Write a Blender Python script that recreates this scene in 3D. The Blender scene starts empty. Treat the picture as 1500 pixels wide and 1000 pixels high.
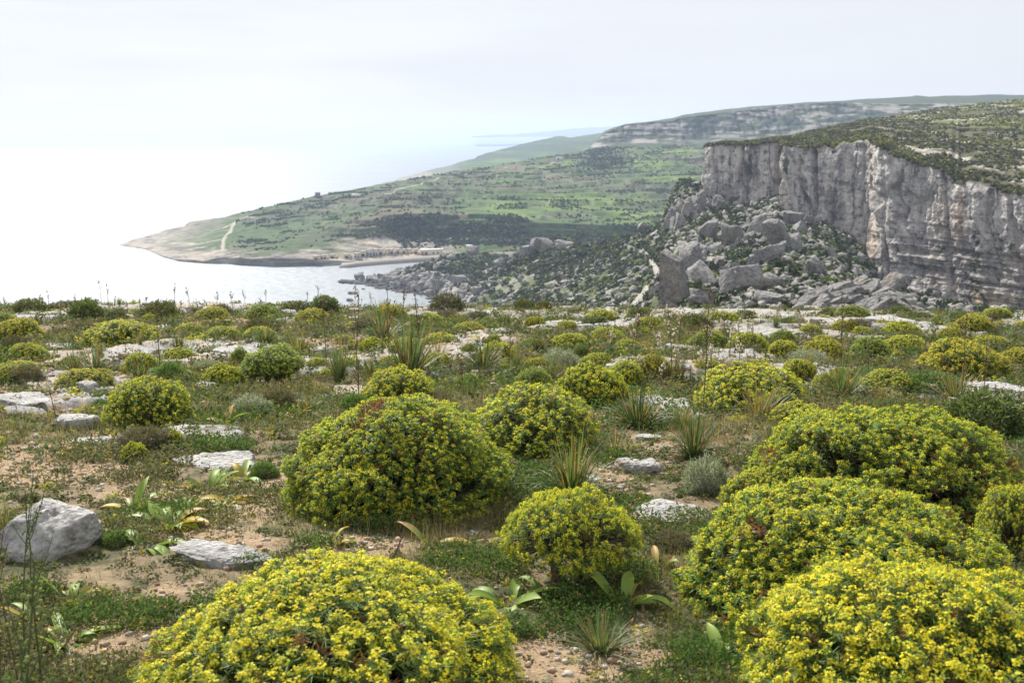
import bpy, bmesh, math
import numpy as np
from mathutils import Matrix, Vector
rng = np.random.default_rng(11)
SC = bpy.context.scene
COL = SC.collection
# ------------------------------------------------------------------ camera
F = 1458.33; EYE = 90.0; ROLL = math.radians(0.82); PITCH = math.atan((500-198.8)/F)
R0 = np.array([1., 0, 0]); FW = np.array([0, math.cos(PITCH), -math.sin(PITCH)]); U0 = np.array([0, math.sin(PITCH), math.cos(PITCH)])
CR = math.cos(ROLL)*R0-math.sin(ROLL)*U0; CU = math.sin(ROLL)*R0+math.cos(ROLL)*U0
cd = bpy.data.cameras.new("camera"); cd.lens = 35; cd.sensor_width = 36; cd.clip_start = 0.05; cd.clip_end = 90000
cam = bpy.data.objects.new("camera", cd); COL.objects.link(cam); SC.camera = cam
M4 = Matrix.Identity(4)
for i in range(3):
    M4[i][0] = CR[i]; M4[i][1] = CU[i]; M4[i][2] = -FW[i]
M4[2][3] = EYE
cam.matrix_world = M4
cd.dof.use_dof = True; cd.dof.focus_distance = 6.0; cd.dof.aperture_fstop = 6.3
# ------------------------------------------------------------------ light
SUN_AZ = math.radians(-25); SUN_EL = math.radians(40)      # azimuth from +Y, negative = left
sund = np.array([math.sin(SUN_AZ)*math.cos(SUN_EL), math.cos(SUN_AZ)*math.cos(SUN_EL), math.sin(SUN_EL)])
ld = bpy.data.lights.new("sun", 'SUN'); ld.energy = 4.8; ld.angle = math.radians(0.6); ld.color = (1, .955, .88)
lo = bpy.data.objects.new("sun", ld); COL.objects.link(lo)
lo.rotation_mode = 'QUATERNION'; lo.rotation_quaternion = Vector(sund).to_track_quat('Z', 'Y')
lo.location = (0, 0, 300)
W = bpy.data.worlds.new("World"); SC.world = W; W.use_nodes = True
nt = W.node_tree; nt.nodes.clear()
o = nt.nodes.new("ShaderNodeOutputWorld"); bg = nt.nodes.new("ShaderNodeBackground"); bg.inputs[1].default_value = 0.115
sky = nt.nodes.new("ShaderNodeTexSky"); sky.sky_type = 'NISHITA'; sky.sun_disc = False
sky.sun_elevation = SUN_EL; sky.sun_rotation = SUN_AZ; sky.altitude = 90; sky.air_density = 1.0; sky.dust_density = 1.0; sky.ozone_density = 1.0
tc = nt.nodes.new("ShaderNodeTexCoord"); mp = nt.nodes.new("ShaderNodeMapping"); mp.inputs['Scale'].default_value = (1.2, 1.2, 9)
mp.inputs['Rotation'].default_value = (0.08, 0.05, 0.3)
nz = nt.nodes.new("ShaderNodeTexNoise"); nz.inputs['Scale'].default_value = 1.6; nz.inputs['Detail'].default_value = 7; nz.inputs['Roughness'].default_value = .55
rp = nt.nodes.new("ShaderNodeValToRGB"); rp.color_ramp.elements[0].position = .36; rp.color_ramp.elements[0].color = (.86,)*3+(1,)
rp.color_ramp.elements[1].position = .68; rp.color_ramp.elements[1].color = (.98,)*3+(1,)
mx = nt.nodes.new("ShaderNodeMix"); mx.data_type = 'RGBA'; mx.inputs['B'].default_value = (4.62, 4.68, 4.85, 1)
L = nt.links
L.new(tc.outputs['Generated'], mp.inputs[0]); L.new(mp.outputs[0], nz.inputs[0]); L.new(nz.outputs[0], rp.inputs[0])
L.new(rp.outputs[0], mx.inputs['Factor']); L.new(sky.outputs[0], mx.inputs['A']); L.new(mx.outputs['Result'], bg.inputs[0]); L.new(bg.outputs[0], o.inputs[0])
SC.view_settings.view_transform = 'Standard'; SC.view_settings.look = 'None'; SC.view_settings.exposure = 0.64; SC.view_settings.gamma = 1
SC.render.engine = 'CYCLES'
cy = SC.cycles
cy.use_denoising = True; cy.max_bounces = 6; cy.diffuse_bounces = 3; cy.glossy_bounces = 2; cy.transmission_bounces = 3; cy.volume_bounces = 1
cy.transparent_max_bounces = 4; cy.sample_clamp_indirect = 6; cy.caustics_reflective = False; cy.caustics_refractive = False
try: cy.denoiser = 'OPENIMAGEDENOISE'
except Exception: pass

# ------------------------------------------------------------------ maths helpers
def ray(px, py):
    px = np.asarray(px, float); py = np.asarray(py, float)
    d = FW[None, :]*F+CR[None, :]*(px.reshape(-1, 1)-750)+CU[None, :]*(500-py.reshape(-1, 1))
    return d/d[:, 1:2]                      # unit forward (y) distance
def at_D(px, py, D):
    r = ray(px, py)*np.asarray(D, float).reshape(-1, 1); r[:, 2] += EYE; return r
def hashn(ix, iy, iz, s):
    h = (ix*374761393+iy*668265263+iz*2147483647+s*1274126177) & 0xFFFFFFFF
    h = ((h ^ (h >> 13))*1274126177) & 0xFFFFFFFF
    h = h ^ (h >> 16)
    return (h & 0xFFFFFF)/float(0xFFFFFF)
def vnoise(p, s=0):                          # value noise -1..1
    p = np.asarray(p, float); i = np.floor(p).astype(np.int64); f = p-i; f = f*f*f*(f*(f*6-15)+10)
    r = 0
    for a in (0, 1):
        wx = f[:, 0] if a else 1-f[:, 0]
        for b in (0, 1):
            wy = f[:, 1] if b else 1-f[:, 1]
            for c in (0, 1):
                wz = f[:, 2] if c else 1-f[:, 2]
                r = r+wx*wy*wz*hashn(i[:, 0]+a, i[:, 1]+b, i[:, 2]+c, s)
    return r*2-1
def fbm(p, o=4, s=0, g=.5, ridge=False):
    p = np.asarray(p, float)
    if p.shape[1] == 2: p = np.c_[p, np.zeros(len(p))]
    r = 0; a = 1; t = 0
    for k in range(o):
        n = vnoise(p*(2.03**k)+k*17.3, s+k)
        if ridge: n = 1-2*np.abs(n)
        r = r+a*n; t += a; a *= g
    return r/t
def sstep(a, b, x):
    t = np.clip((x-a)/(b-a), 0, 1); return t*t*(3-2*t)
def nrm(v): return v/np.maximum(np.linalg.norm(v, axis=1, keepdims=True), 1e-9)

# ------------------------------------------------------------------ mesh helpers
def mesh_np(name, V, faces, tint=None, mats=(), fmat=None, smooth=False, fz=None):
    """faces: list of int arrays (n,k)"""
    me = bpy.data.meshes.new(name)
    V = np.ascontiguousarray(V, dtype=np.float32)
    me.vertices.add(len(V)); me.vertices.foreach_set('co', V.ravel())
    faces = [np.asarray(f, dtype=np.int32) for f in faces if len(f)]
    nl = sum(f.size for f in faces); nf = sum(len(f) for f in faces)
    me.loops.add(nl); me.loops.foreach_set('vertex_index', np.concatenate([f.ravel() for f in faces]))
    me.polygons.add(nf)
    tot = np.concatenate([np.full(len(f), f.shape[1]) for f in faces]); st = np.r_[0, np.cumsum(tot)[:-1]]
    me.polygons.foreach_set('loop_start', st.astype(np.int32))
    try: me.polygons.foreach_set('loop_total', tot.astype(np.int32))
    except Exception: pass
    for m in mats: me.materials.append(m)
    if fmat is not None: me.polygons.foreach_set('material_index', np.asarray(fmat, dtype=np.int32))
    if smooth: me.polygons.foreach_set('use_smooth', np.ones(nf, dtype=bool))
    if tint is not None:
        at = me.color_attributes.new('tint', 'FLOAT_COLOR', 'POINT')
        t = np.ones((len(V), 4), dtype=np.float32); t[:, :tint.shape[1]] = tint
        at.data.foreach_set('color', t.ravel())
    me.update(calc_edges=True); me.validate()
    return me
def link(name, me, parent=None, loc=None):
    ob = bpy.data.objects.new(name, me); COL.objects.link(ob)
    if parent is not None: ob.parent = parent
    if loc is not None: ob.location = loc
    return ob
def tag(o, label=None, cat=None, group=None, kind=None):
    if label: o['label'] = label
    if cat: o['category'] = cat
    if group: o['group'] = group
    if kind: o['kind'] = kind
    return o
def cat_geo(parts):
    """parts: (V, faces list, tint) -> merged"""
    Vs, Fs, Ts, off = [], {}, [], 0
    for V, fs, T in parts:
        Vs.append(V); Ts.append(T)
        for f in fs:
            Fs.setdefault(f.shape[1], []).append(f+off)
        off += len(V)
    return np.concatenate(Vs), [np.concatenate(v) for v in Fs.values()], np.concatenate(Ts)

_ico = {}
def ico(n):
    if n not in _ico:
        bm = bmesh.new(); bmesh.ops.create_icosphere(bm, subdivisions=n, radius=1)
        bm.verts.ensure_lookup_table()
        _ico[n] = (np.array([v.co[:] for v in bm.verts]), np.array([[v.index for v in f.verts] for f in bm.faces]))
        bm.free()
    return _ico[n]

# ------------------------------------------------------------------ materials
def mat(name):
    m = bpy.data.materials.new(name); m.use_nodes = True; m.node_tree.nodes.clear(); return m, m.node_tree
def N(nt, t, **kw):
    n = nt.nodes.new(t)
    for k, v in kw.items():
        if k.startswith('i_'): n.inputs[int(k[2:]) if k[2:].isdigit() else k[2:]].default_value = v
        else: setattr(n, k, v)
    return n
def leaf_mat(name, trans=.35, rough=.55, spec=.3, gain=1.0, nscale=30):
    m, nt = mat(name); l = nt.links
    out = N(nt, "ShaderNodeOutputMaterial"); at = N(nt, "ShaderNodeAttribute", attribute_name='tint')
    pr = N(nt, "ShaderNodeBsdfPrincipled"); pr.inputs['Roughness'].default_value = rough; pr.inputs['Specular IOR Level'].default_value = spec
    tr = N(nt, "ShaderNodeBsdfTranslucent"); ms = N(nt, "ShaderNodeMixShader"); ms.inputs[0].default_value = trans
    g = N(nt, "ShaderNodeMix", data_type='RGBA', blend_type='MULTIPLY'); g.inputs['Factor'].default_value = 1
    geo = N(nt, "ShaderNodeTexCoord"); nz = N(nt, "ShaderNodeTexNoise"); nz.inputs['Scale'].default_value = nscale
    mr = N(nt, "ShaderNodeMapRange"); mr.inputs['To Min'].default_value = .7*gain; mr.inputs['To Max'].default_value = 1.3*gain
    l.new(geo.outputs['Object'], nz.inputs[0]); l.new(nz.outputs[0], mr.inputs[0]); l.new(mr.outputs[0], g.inputs['B']); l.new(at.outputs['Color'], g.inputs['A'])
    l.new(g.outputs['Result'], pr.inputs['Base Color']); 
    g2 = N(nt, "ShaderNodeMix", data_type='RGBA', blend_type='MULTIPLY'); g2.inputs['Factor'].default_value = 1; g2.inputs['B'].default_value = (1.25, 1.3, .7, 1)
    l.new(g.outputs['Result'], g2.inputs['A']); l.new(g2.outputs['Result'], tr.inputs[0])
    l.new(pr.outputs[0], ms.inputs[1]); l.new(tr.outputs[0], ms.inputs[2]); l.new(ms.outputs[0], out.inputs[0])
    return m
def rock_mat(name, scale=1.0, c1=(.52, .50, .47), c2=(.27, .26, .25), c3=(.40, .30, .20), lich=.5, bump=.35, tint=False, strata=False, pits=True):
    """limestone: large tone variation, dark lichen flecks, pits, ochre stain"""
    m, nt = mat(name); l = nt.links
    out = N(nt, "ShaderNodeOutputMaterial"); pr = N(nt, "ShaderNodeBsdfPrincipled"); pr.inputs['Roughness'].default_value = .9; pr.inputs['Specular IOR Level'].default_value = .2
    tc = N(nt, "ShaderNodeTexCoord"); geo = N(nt, "ShaderNodeNewGeometry")
    mp = N(nt, "ShaderNodeMapping"); mp.inputs['Scale'].default_value = (scale, scale, scale); l.new(geo.outputs['Position'], mp.inputs[0])
    n1 = N(nt, "ShaderNodeTexNoise"); n1.inputs['Scale'].default_value = 1.3; n1.inputs['Detail'].default_value = 9; n1.inputs['Roughness'].default_value = .62
    n2 = N(nt, "ShaderNodeTexNoise"); n2.inputs['Scale'].default_value = 9; n2.inputs['Detail'].default_value = 8; n2.inputs['Roughness'].default_value = .7
    n3 = N(nt, "ShaderNodeTexNoise"); n3.inputs['Scale'].default_value = .7; n3.inputs['Detail'].default_value = 5
    for n in (n1, n2, n3): l.new(mp.outputs[0], n.inputs[0])
    r1 = N(nt, "ShaderNodeValToRGB"); r1.color_ramp.elements[0].position = .36; r1.color_ramp.elements[1].position = .62
    r1.color_ramp.elements[0].color = c2+(1,); r1.color_ramp.elements[1].color = c1+(1,)
    l.new(n1.outputs[0], r1.inputs[0])
    r2 = N(nt, "ShaderNodeValToRGB"); r2.color_ramp.elements[0].position = .38; r2.color_ramp.elements[1].position = .56
    r2.color_ramp.elements[0].color = (1-lich,)*3+(1,); r2.color_ramp.elements[1].color = (1, 1, 1, 1)
    l.new(n2.outputs[0], r2.inputs[0])
    mu = N(nt, "ShaderNodeMix", data_type='RGBA', blend_type='MULTIPLY'); mu.inputs['Factor'].default_value = 1
    l.new(r1.outputs[0], mu.inputs['A']); l.new(r2.outputs[0], mu.inputs['B'])
    r3 = N(nt, "ShaderNodeValToRGB"); r3.color_ramp.elements[0].position = .58; r3.color_ramp.elements[1].position = .74
    r3.color_ramp.elements[0].color = (0, 0, 0, 1); r3.color_ramp.elements[1].color = (.8, .8, .8, 1); l.new(n3.outputs[0], r3.inputs[0])
    mo = N(nt, "ShaderNodeMix", data_type='RGBA'); mo.inputs['B'].default_value = c3+(1,)
    l.new(r3.outputs[0], mo.inputs['Factor']); l.new(mu.outputs['Result'], mo.inputs['A'])
    last = mo.outputs['Result']
    if tint:
        at = N(nt, "ShaderNodeAttribute", attribute_name='tint'); mt = N(nt, "ShaderNodeMix", data_type='RGBA', blend_type='MULTIPLY'); mt.inputs['Factor'].default_value = 1
        l.new(last, mt.inputs['A']); l.new(at.outputs['Color'], mt.inputs['B']); last = mt.outputs['Result']
    l.new(last, pr.inputs['Base Color'])
    b = N(nt, "ShaderNodeBump"); b.inputs['Strength'].default_value = bump; b.inputs['Distance'].default_value = .12/scale
    ad = N(nt, "ShaderNodeMath", operation='ADD'); l.new(n2.outputs[0], ad.inputs[0])
    vo = N(nt, "ShaderNodeTexVoronoi"); vo.inputs['Scale'].default_value = 14; l.new(mp.outputs[0], vo.inputs[0])
    mv = N(nt, "ShaderNodeMath", operation='MULTIPLY'); mv.inputs[1].default_value = .5 if pits else 0; l.new(vo.outputs[0], mv.inputs[0]); l.new(mv.outputs[0], ad.inputs[1])
    l.new(ad.outputs[0], b.inputs['Height']); l.new(b.outputs[0], pr.inputs['Normal']); l.new(pr.outputs[0], out.inputs[0])
    return m
def tint_mat(name, rough=.9, ns=2.0, bump=.3, bd=.3, lo=.65, hi=1.35, det=8):
    m, nt = mat(name); l = nt.links
    out = N(nt, "ShaderNodeOutputMaterial"); pr = N(nt, "ShaderNodeBsdfPrincipled"); pr.inputs['Roughness'].default_value = rough; pr.inputs['Specular IOR Level'].default_value = .15
    at = N(nt, "ShaderNodeAttribute", attribute_name='tint'); geo = N(nt, "ShaderNodeNewGeometry")
    nz = N(nt, "ShaderNodeTexNoise"); nz.inputs['Scale'].default_value = ns; nz.inputs['Detail'].default_value = det; nz.inputs['Roughness'].default_value = .7
    l.new(geo.outputs['Position'], nz.inputs[0])
    mr = N(nt, "ShaderNodeMapRange"); mr.inputs['From Min'].default_value = .3; mr.inputs['From Max'].default_value = .7; mr.inputs['To Min'].default_value = lo; mr.inputs['To Max'].default_value = hi
    l.new(nz.outputs[0], mr.inputs[0])
    mu = N(nt, "ShaderNodeMix", data_type='RGBA', blend_type='MULTIPLY'); mu.inputs['Factor'].default_value = 1
    l.new(at.outputs['Color'], mu.inputs['A']); l.new(mr.outputs[0], mu.inputs['B']); l.new(mu.outputs['Result'], pr.inputs['Base Color'])
    b = N(nt, "ShaderNodeBump"); b.inputs['Strength'].default_value = bump; b.inputs['Distance'].default_value = bd
    l.new(nz.outputs[0], b.inputs['Height']); l.new(b.outputs[0], pr.inputs['Normal']); l.new(pr.outputs[0], out.inputs[0])
    return m
def plain(name, c, rough=.8, ns=3.0):
    m, nt = mat(name); l = nt.links
    out = N(nt, "ShaderNodeOutputMaterial"); pr = N(nt, "ShaderNodeBsdfPrincipled"); pr.inputs['Roughness'].default_value = rough
    nz = N(nt, "ShaderNodeTexNoise"); nz.inputs['Scale'].default_value = ns; nz.inputs['Detail'].default_value = 5; tc = N(nt, "ShaderNodeTexCoord"); l.new(tc.outputs['Object'], nz.inputs[0])
    r = N(nt, "ShaderNodeValToRGB"); r.color_ramp.elements[0].color = tuple(x*.75 for x in c)+(1,); r.color_ramp.elements[1].color = tuple(min(1, x*1.2) for x in c)+(1,)
    l.new(nz.outputs[0], r.inputs[0]); l.new(r.outputs[0], pr.inputs['Base Color']); l.new(pr.outputs[0], out.inputs[0]); return m
M_LEAF = leaf_mat('spurge_leaf', .42); M_BLOOM = leaf_mat('spurge_bloom', .4, .6, .2)
M_GRASS = leaf_mat('grass_blade', .35, .75, .12, nscale=8); M_STRAP = leaf_mat('strap_leaf', .32, .5, .3, nscale=12)
M_TWIG = tint_mat('twig', .9, 40, .2, .01); M_SCRUB = leaf_mat('scrub_leaf', .15, .7, .15, nscale=.6)
M_ROCK = rock_mat('limestone', 3.0, (.72, .70, .665), (.40, .39, .375), (.50, .40, .29), .42, bump=1.0); M_PEB = tint_mat('pebble', .9, 60, .2, .01)
M_FARROCK = rock_mat('boulder_limestone', .16, (.40, .385, .36), (.23, .225, .22), (.33, .27, .20), .5, .9)
M_CLIFF = None
# ------------------------------------------------------------------ terrain helpers
def hz(px): return 209.5-.0143*px
def zcurve(pts):
    """(px, py, altitude) -> arrays px, py, D"""
    a = np.array(pts, float); r = ray(a[:, 0], a[:, 1]); D = (a[:, 2]-EYE)/r[:, 2]
    return a[:, 0], a[:, 1], D
def dcurve(pts):
    a = np.array(pts, float); return a[:, 0], a[:, 1], a[:, 2]
class Sheet:
    """terrain lofted through profile lines that run across the valley; vertical relief added with noise"""
    def __init__(s, curves, seg, pxs):
        s.px = pxs; rows = []
        for c in curves:
            py = np.interp(pxs, c[0], c[1]); D = np.interp(pxs, c[0], c[2]); rows.append(at_D(pxs, py, D))
        s.crow = rows; P = []; T = []
        for i in range(len(rows)-1):
            n = seg[i]
            for k in range(n):
                t = k/n; P.append(rows[i]*(1-t)+rows[i+1]*t); T.append(i+t)
        P.append(rows[-1]); T.append(len(rows)-1)
        s.P = np.array(P); s.T = np.array(T)           # (rows, cols, 3)
        s.shape = s.P.shape[:2]
    def faces(s):
        r, c = s.shape; i = (np.arange(r-1)[:, None]*c+np.arange(c-1)[None, :]).ravel()
        return np.c_[i, i+1, i+c+1, i+c]
    def V(s): return s.P.reshape(-1, 3)
    def sample(s, n, gen, wpow=1.0):
        """random points on the sheet, uniform per cell"""
        r, c = s.shape; i = gen.integers(0, r-1, n); j = gen.integers(0, c-1, n); a = gen.random(n)[:, None]; b = gen.random(n)[:, None]
        P = s.P; p = (P[i, j]*(1-a)+P[i+1, j]*a)*(1-b)+(P[i, j+1]*(1-a)+P[i+1, j+1]*a)*b
        return p, s.T[i], s.px[j]
    def hit(s, px, py):
        j = int(np.argmin(np.abs(s.px-px))); col = s.P[:, j]-np.array([0, 0, EYE])
        v = col[:, 2]/col[:, 1]; tgt = ray([px], [py])[0, 2]; k = int(np.argmin(np.abs(v-tgt)))
        D = col[k, 1]; p = ray([px], [py])[0]*D; p[2] += EYE; return p, D

def lin(*c): return np.array(c, float)
# ================================================================== SEA
def build_sea():
    m, nt = mat('sea_water'); l = nt.links
    out = N(nt, "ShaderNodeOutputMaterial"); pr = N(nt, "ShaderNodeBsdfPrincipled")
    pr.inputs['Base Color'].default_value = (.15, .18, .20, 1); pr.inputs['Roughness'].default_value = .33; pr.inputs['IOR'].default_value = 1.33
    geo = N(nt, "ShaderNodeNewGeometry"); mp = N(nt, "ShaderNodeMapping"); mp.inputs['Scale'].default_value = (.12, .22, .1); l.new(geo.outputs['Position'], mp.inputs[0])
    n = N(nt, "ShaderNodeTexNoise"); n.inputs['Scale'].default_value = 1; n.inputs['Detail'].default_value = 5; l.new(mp.outputs[0], n.inputs[0])
    b = N(nt, "ShaderNodeBump"); b.inputs['Strength'].default_value = .8; b.inputs['Distance'].default_value = 1.2; l.new(n.outputs[0], b.inputs['Height']); l.new(b.outputs[0], pr.inputs['Normal'])
    mp2 = N(nt, "ShaderNodeMapping"); mp2.inputs['Scale'].default_value = (.004, .012, .1); mp2.inputs['Rotation'].default_value = (0, 0, .25); l.new(geo.outputs['Position'], mp2.inputs[0])
    n2 = N(nt, "ShaderNodeTexNoise"); n2.inputs['Scale'].default_value = 1; n2.inputs['Detail'].default_value = 4; l.new(mp2.outputs[0], n2.inputs[0])
    mr = N(nt, "ShaderNodeMapRange"); mr.inputs['From Min'].default_value = .35; mr.inputs['From Max'].default_value = .65; mr.inputs['To Min'].default_value = .42; mr.inputs['To Max'].default_value = .60
    l.new(n2.outputs[0], mr.inputs[0]); l.new(mr.outputs[0], pr.inputs['Roughness']); l.new(pr.outputs[0], out.inputs[0])
    xs = np.array([-34000, -3000, 3000, 34000.]); ys = np.array([30, 2000, 38000.])
    V = np.array([[x, y, 0] for y in ys for x in xs]); f = []
    for j in range(2):
        for i in range(3): a = j*4+i; f.append([a, a+1, a+5, a+4])
    tag(link('sea', mesh_np('sea', V, [np.array(f)], mats=[m])), 'silvery sea under the sun', None, None, 'structure')
build_sea()

# ================================================================== scatter of far scrub / rocks (merged, uncountable)
def clumps(P, R, col, nq, gen, flat=.7, qs=.42):
    """leaf clumps: nq random quads through each crown's volume"""
    n = len(P); d = nrm(gen.normal(size=(n*nq, 3))); rr = gen.random(n*nq)**.35
    c = np.repeat(P, nq, 0); r = np.repeat(R, nq)
    pos = c+d*np.c_[r*rr, r*rr, r*rr*flat]; pos[:, 2] += r*flat*.55
    nn = nrm(d+gen.normal(size=d.shape)*.6+np.array([0, 0, .4])); a = nrm(np.cross(nn, gen.normal(size=d.shape))); b = np.cross(nn, a)
    s = (r*qs*gen.uniform(.6, 1.2, len(r)))[:, None]
    V = np.stack([pos-a*s-b*s*.7, pos+a*s*.8-b*s, pos+a*s+b*s*.7, pos-a*s*.8+b*s], 1).reshape(-1, 3)
    f = np.arange(len(V)).reshape(-1, 4)
    t = np.repeat(col, nq, 0)*gen.uniform(.75, 1.25, (n*nq, 1)); t = np.repeat(t, 4, 0)
    return V, [f], t
def blobs(P, R, col, gen, n=1, flat=.7, amp=.35, rock=False):
    V0, F0 = ico(n); k = len(V0); m = len(P)
    ang = gen.random(m)*6.28; ca, sa = np.cos(ang), np.sin(ang)
    X = np.repeat(V0[None], m, 0); q = 1+gen.normal(size=(m, k, 1))*amp*.5; X = X*q
    sx = gen.uniform(.75, 1.3, (m, 1)); sy = gen.uniform(.75, 1.3, (m, 1)); sz = flat*gen.uniform(.7, 1.3, (m, 1))
    x = X[..., 0]*sx; y = X[..., 1]*sy; z = X[..., 2]*sz
    V = np.stack([x*ca[:, None]-y*sa[:, None], x*sa[:, None]+y*ca[:, None], z], -1)*R[:, None, None]+P[:, None]
    f = (F0[None]+np.arange(m)[:, None, None]*k).reshape(-1, 3)
    return V.reshape(-1, 3), [f], np.repeat(col, k, 0)

# ================================================================== HEADLAND AND TERRACED HILLSIDE
g1 = np.random.default_rng(5)
pxB = np.r_[np.linspace(150, 560, 330), np.linspace(561, 1120, 420), np.linspace(1124, 1900, 120)]
cB = [
 zcurve([(150,361,-3),(178,361,-2),(200,365.5,-1),(215,369,-1),(240,380,-1),(262,385,-1),(300,387.5,-1),(350,389,-1),(400,391.5,-1),(440,391,-1),(470,391,-1),(520,390,-1),(560,387.5,-1),(600,384,-1),(650,380,-1),(1900,374,-1)]),
 zcurve([(150,360.8,-3),(178,360.2,0),(200,362,.6),(215,364,1),(240,374,1.5),(262,379,2),(300,381,2.5),(330,376,5),(350,376,6),(400,378,6),(440,379.5,5),(470,381,4),(520,383,2),(560,381.5,1.5),(600,379,1),(640,376.5,1),(700,372,2),(1900,370,4)]),
 zcurve([(150,360.6,-3),(178,359.5,.2),(200,358,1.2),(215,357,2),(240,360,2.5),(270,357,4),(330,366,7),(345,369,7.5),(400,371,8.5),(430,370,9),(480,363,10),(520,357,9.5),(560,352,9),(600,349,9),(650,350,9),(700,352,9),(760,353,8.5),(820,354,8),(950,354,8),(1900,354,8)]),
 zcurve([(150,360.4,-3),(178,359,.3),(200,356,1.6),(215,353,2.3),(240,352,3.5),(270,346,6),(330,345,8),(400,340,12),(465,330,18),(530,318,25),(575,314,28),(640,312,28),(700,312,28),(730,315,27),(760,318,26),(820,325,22),(950,330,20),(1900,330,20)]),
 zcurve([(150,360.3,-3),(178,358.6,.4),(200,353,2.2),(215,350,2.7),(240,345,4),(270,337,6),(330,327,12),(400,312,20),(465,298,28),(530,285,35),(575,278,38),(640,268,42),(700,262,45),(760,258,47),(820,256,48),(885,255,48),(1040,255,48),(1900,255,48)]),
 dcurve([(150,360.2,905),(178,358.2,880),(195,350.5,900),(215,345,930),(245,337,960),(270,331,990),(275,325,990),(330,317,1000),(400,301,1010),(465,286.5,1060),(530,275,1100),(575,266,1150),(640,256,1200),(700,246,1280),(760,237,1300),(820,226,1330),(885,217,1350),(950,214,1350),(1040,212,1300),(1200,210,1250),(1900,210,1150)]),
]
B = Sheet(cB, [10, 22, 55, 75, 85], pxB)
V = B.V(); T = np.repeat(B.T, len(pxB)); PX = np.tile(pxB, len(B.T))
land = sstep(-1, 2.5, V[:, 2])
edge = sstep(.0, .6, T)*sstep(178, 260, PX)
dz = fbm(V[:, :2]/60, 4, 3)*5*edge*np.clip(1-T/6, .3, 1)*sstep(0, 3, T)*(1-.8*sstep(4.6, 5, T))+fbm(V[:, :2]/9, 4, 9)*1.1*edge
shelf = sstep(.6, 1.0, T)*(1-sstep(1.9, 2.2, T))*sstep(215, 300, PX)*(1-sstep(640, 680, PX)); V[:, 2] += dz+shelf*(np.round(fbm(np.c_[V[:, 0]/70, V[:, 1]/9], 4, 15)*3.2)/3.2*1.7)
# terraces: dry-stone walled benches
stp = 4.2; ph = V[:, 2]/stp+fbm(V[:, :2]/150, 2, 21)*1.3; fr = ph-np.floor(ph)
ter = (sstep(.72, 1.0, fr)-fr)*stp*.8*sstep(1.9, 2.6, T)*sstep(300, 480, PX)*(1-.85*sstep(4.5, 5, T)); V[:, 2] += ter
wall = sstep(.74, .82, fr)*(1-sstep(.95, 1, fr))*sstep(2.2, 3, T)
B.P = V.reshape(B.P.shape)
nA = fbm(V[:, :2]/55, 5, 31); nB = fbm(np.c_[V[:, 0]/34, V[:, 1]/80], 4, 41); nC = fbm(V[:, :2]/8, 4, 51)
green = lin(.060, .105, .030); olive = lin(.060, .078, .032); bright = lin(.125, .195, .032); dark = lin(.035, .055, .03); rockc = lin(.33, .295, .245); brown = lin(.16, .125, .085)
col = green[None]*(1-sstep(-.15, .25, nB))[:, None]+olive[None]*sstep(-.15, .25, nB)[:, None]
def mixc(col, c, w): return col*(1-w[:, None])+c[None]*w[:, None]
col = mixc(col, bright, sstep(.08, .4, nA)*.75*sstep(560, 760, PX))
col = mixc(col, brown, sstep(.2, .5, -nA)*.5)
col = mixc(col, rockc*.8, wall*.35*sstep(-.2, .3, nC))
rk = (1-sstep(1.9, 2.15, T+nC*.35))*1.0; rk *= 1-sstep(640, 690, PX+nC*20); rk = np.maximum(rk, (1-sstep(180, 330, PX+nC*40-np.clip(T-2, 0, 3)*16)))
col = mixc(col, rockc, rk)
col = mixc(col, lin(.17, .155, .14), rk*sstep(.0, .45, fbm(np.c_[V[:, :2]/14, V[:, 2]*.7], 4, 77)))
col = mixc(col, lin(.12, .115, .10), shelf*sstep(.02, .22, fbm(np.c_[V[:, 0]/45, V[:, 1]/3.2], 5, 16, .6))*.8); col = mixc(col, lin(.45, .38, .28), shelf*sstep(.18, .35, fbm(np.c_[V[:, 0]/30, V[:, 1]/5], 4, 19))*.7); col = mixc(col, lin(.09, .11, .045), shelf*sstep(.1, .25, fbm(np.c_[V[:, 0]/30, V[:, 1]/8], 4, 23))*sstep(1.2, 1.7, T)*.8)
# exposed pale marl strip in the wooded scarp
pal = np.exp(-((T-2.25)/.07)**2)*sstep(555, 575, PX)*(1-sstep(640, 650, PX))+np.exp(-((T-2.93)/.06)**2)*sstep(600, 640, PX)*(1-sstep(690, 700, PX))
col = mixc(col, lin(.42, .34, .24), np.clip(pal, 0, 1)*sstep(-.35, .1, nC))
# footpaths worn to pale rock
def path(col, pts, w):
    q = [B.hit(*p)[0][:2] for p in pts]; d = np.full(len(V), 1e9)
    for a, b in zip(q[:-1], q[1:]):
        ab = b-a; t = np.clip(((V[:, :2]-a)@ab)/(ab@ab), 0, 1); d = np.minimum(d, np.linalg.norm(V[:, :2]-a-t[:, None]*ab, axis=1))
    return mixc(col, lin(.42, .37, .30), (1-sstep(w*.35, w*.9, d+nC*w*.6))*.85)
col = path(col, [(326,366),(327,353),(330,346),(337,340),(342,329),(348,322),(362,317),(372,318)], 2.6)
col = path(col, [(342,327),(325,334),(310,338)], 2.2); col = path(col, [(250,356),(290,358),(322,351)], 2.0)
col = path(col, [(560,285),(640,262),(740,246),(820,238)], 2.0)
me = mesh_np('hillside', V, [B.faces()], col, [tint_mat('hillside_ground', .95, .09, .6, 2.0, .6, 1.4, 10)], smooth=True)
tag(link('hillside', me), 'green terraced headland and hillside across the bay', None, None, 'structure')
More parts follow.
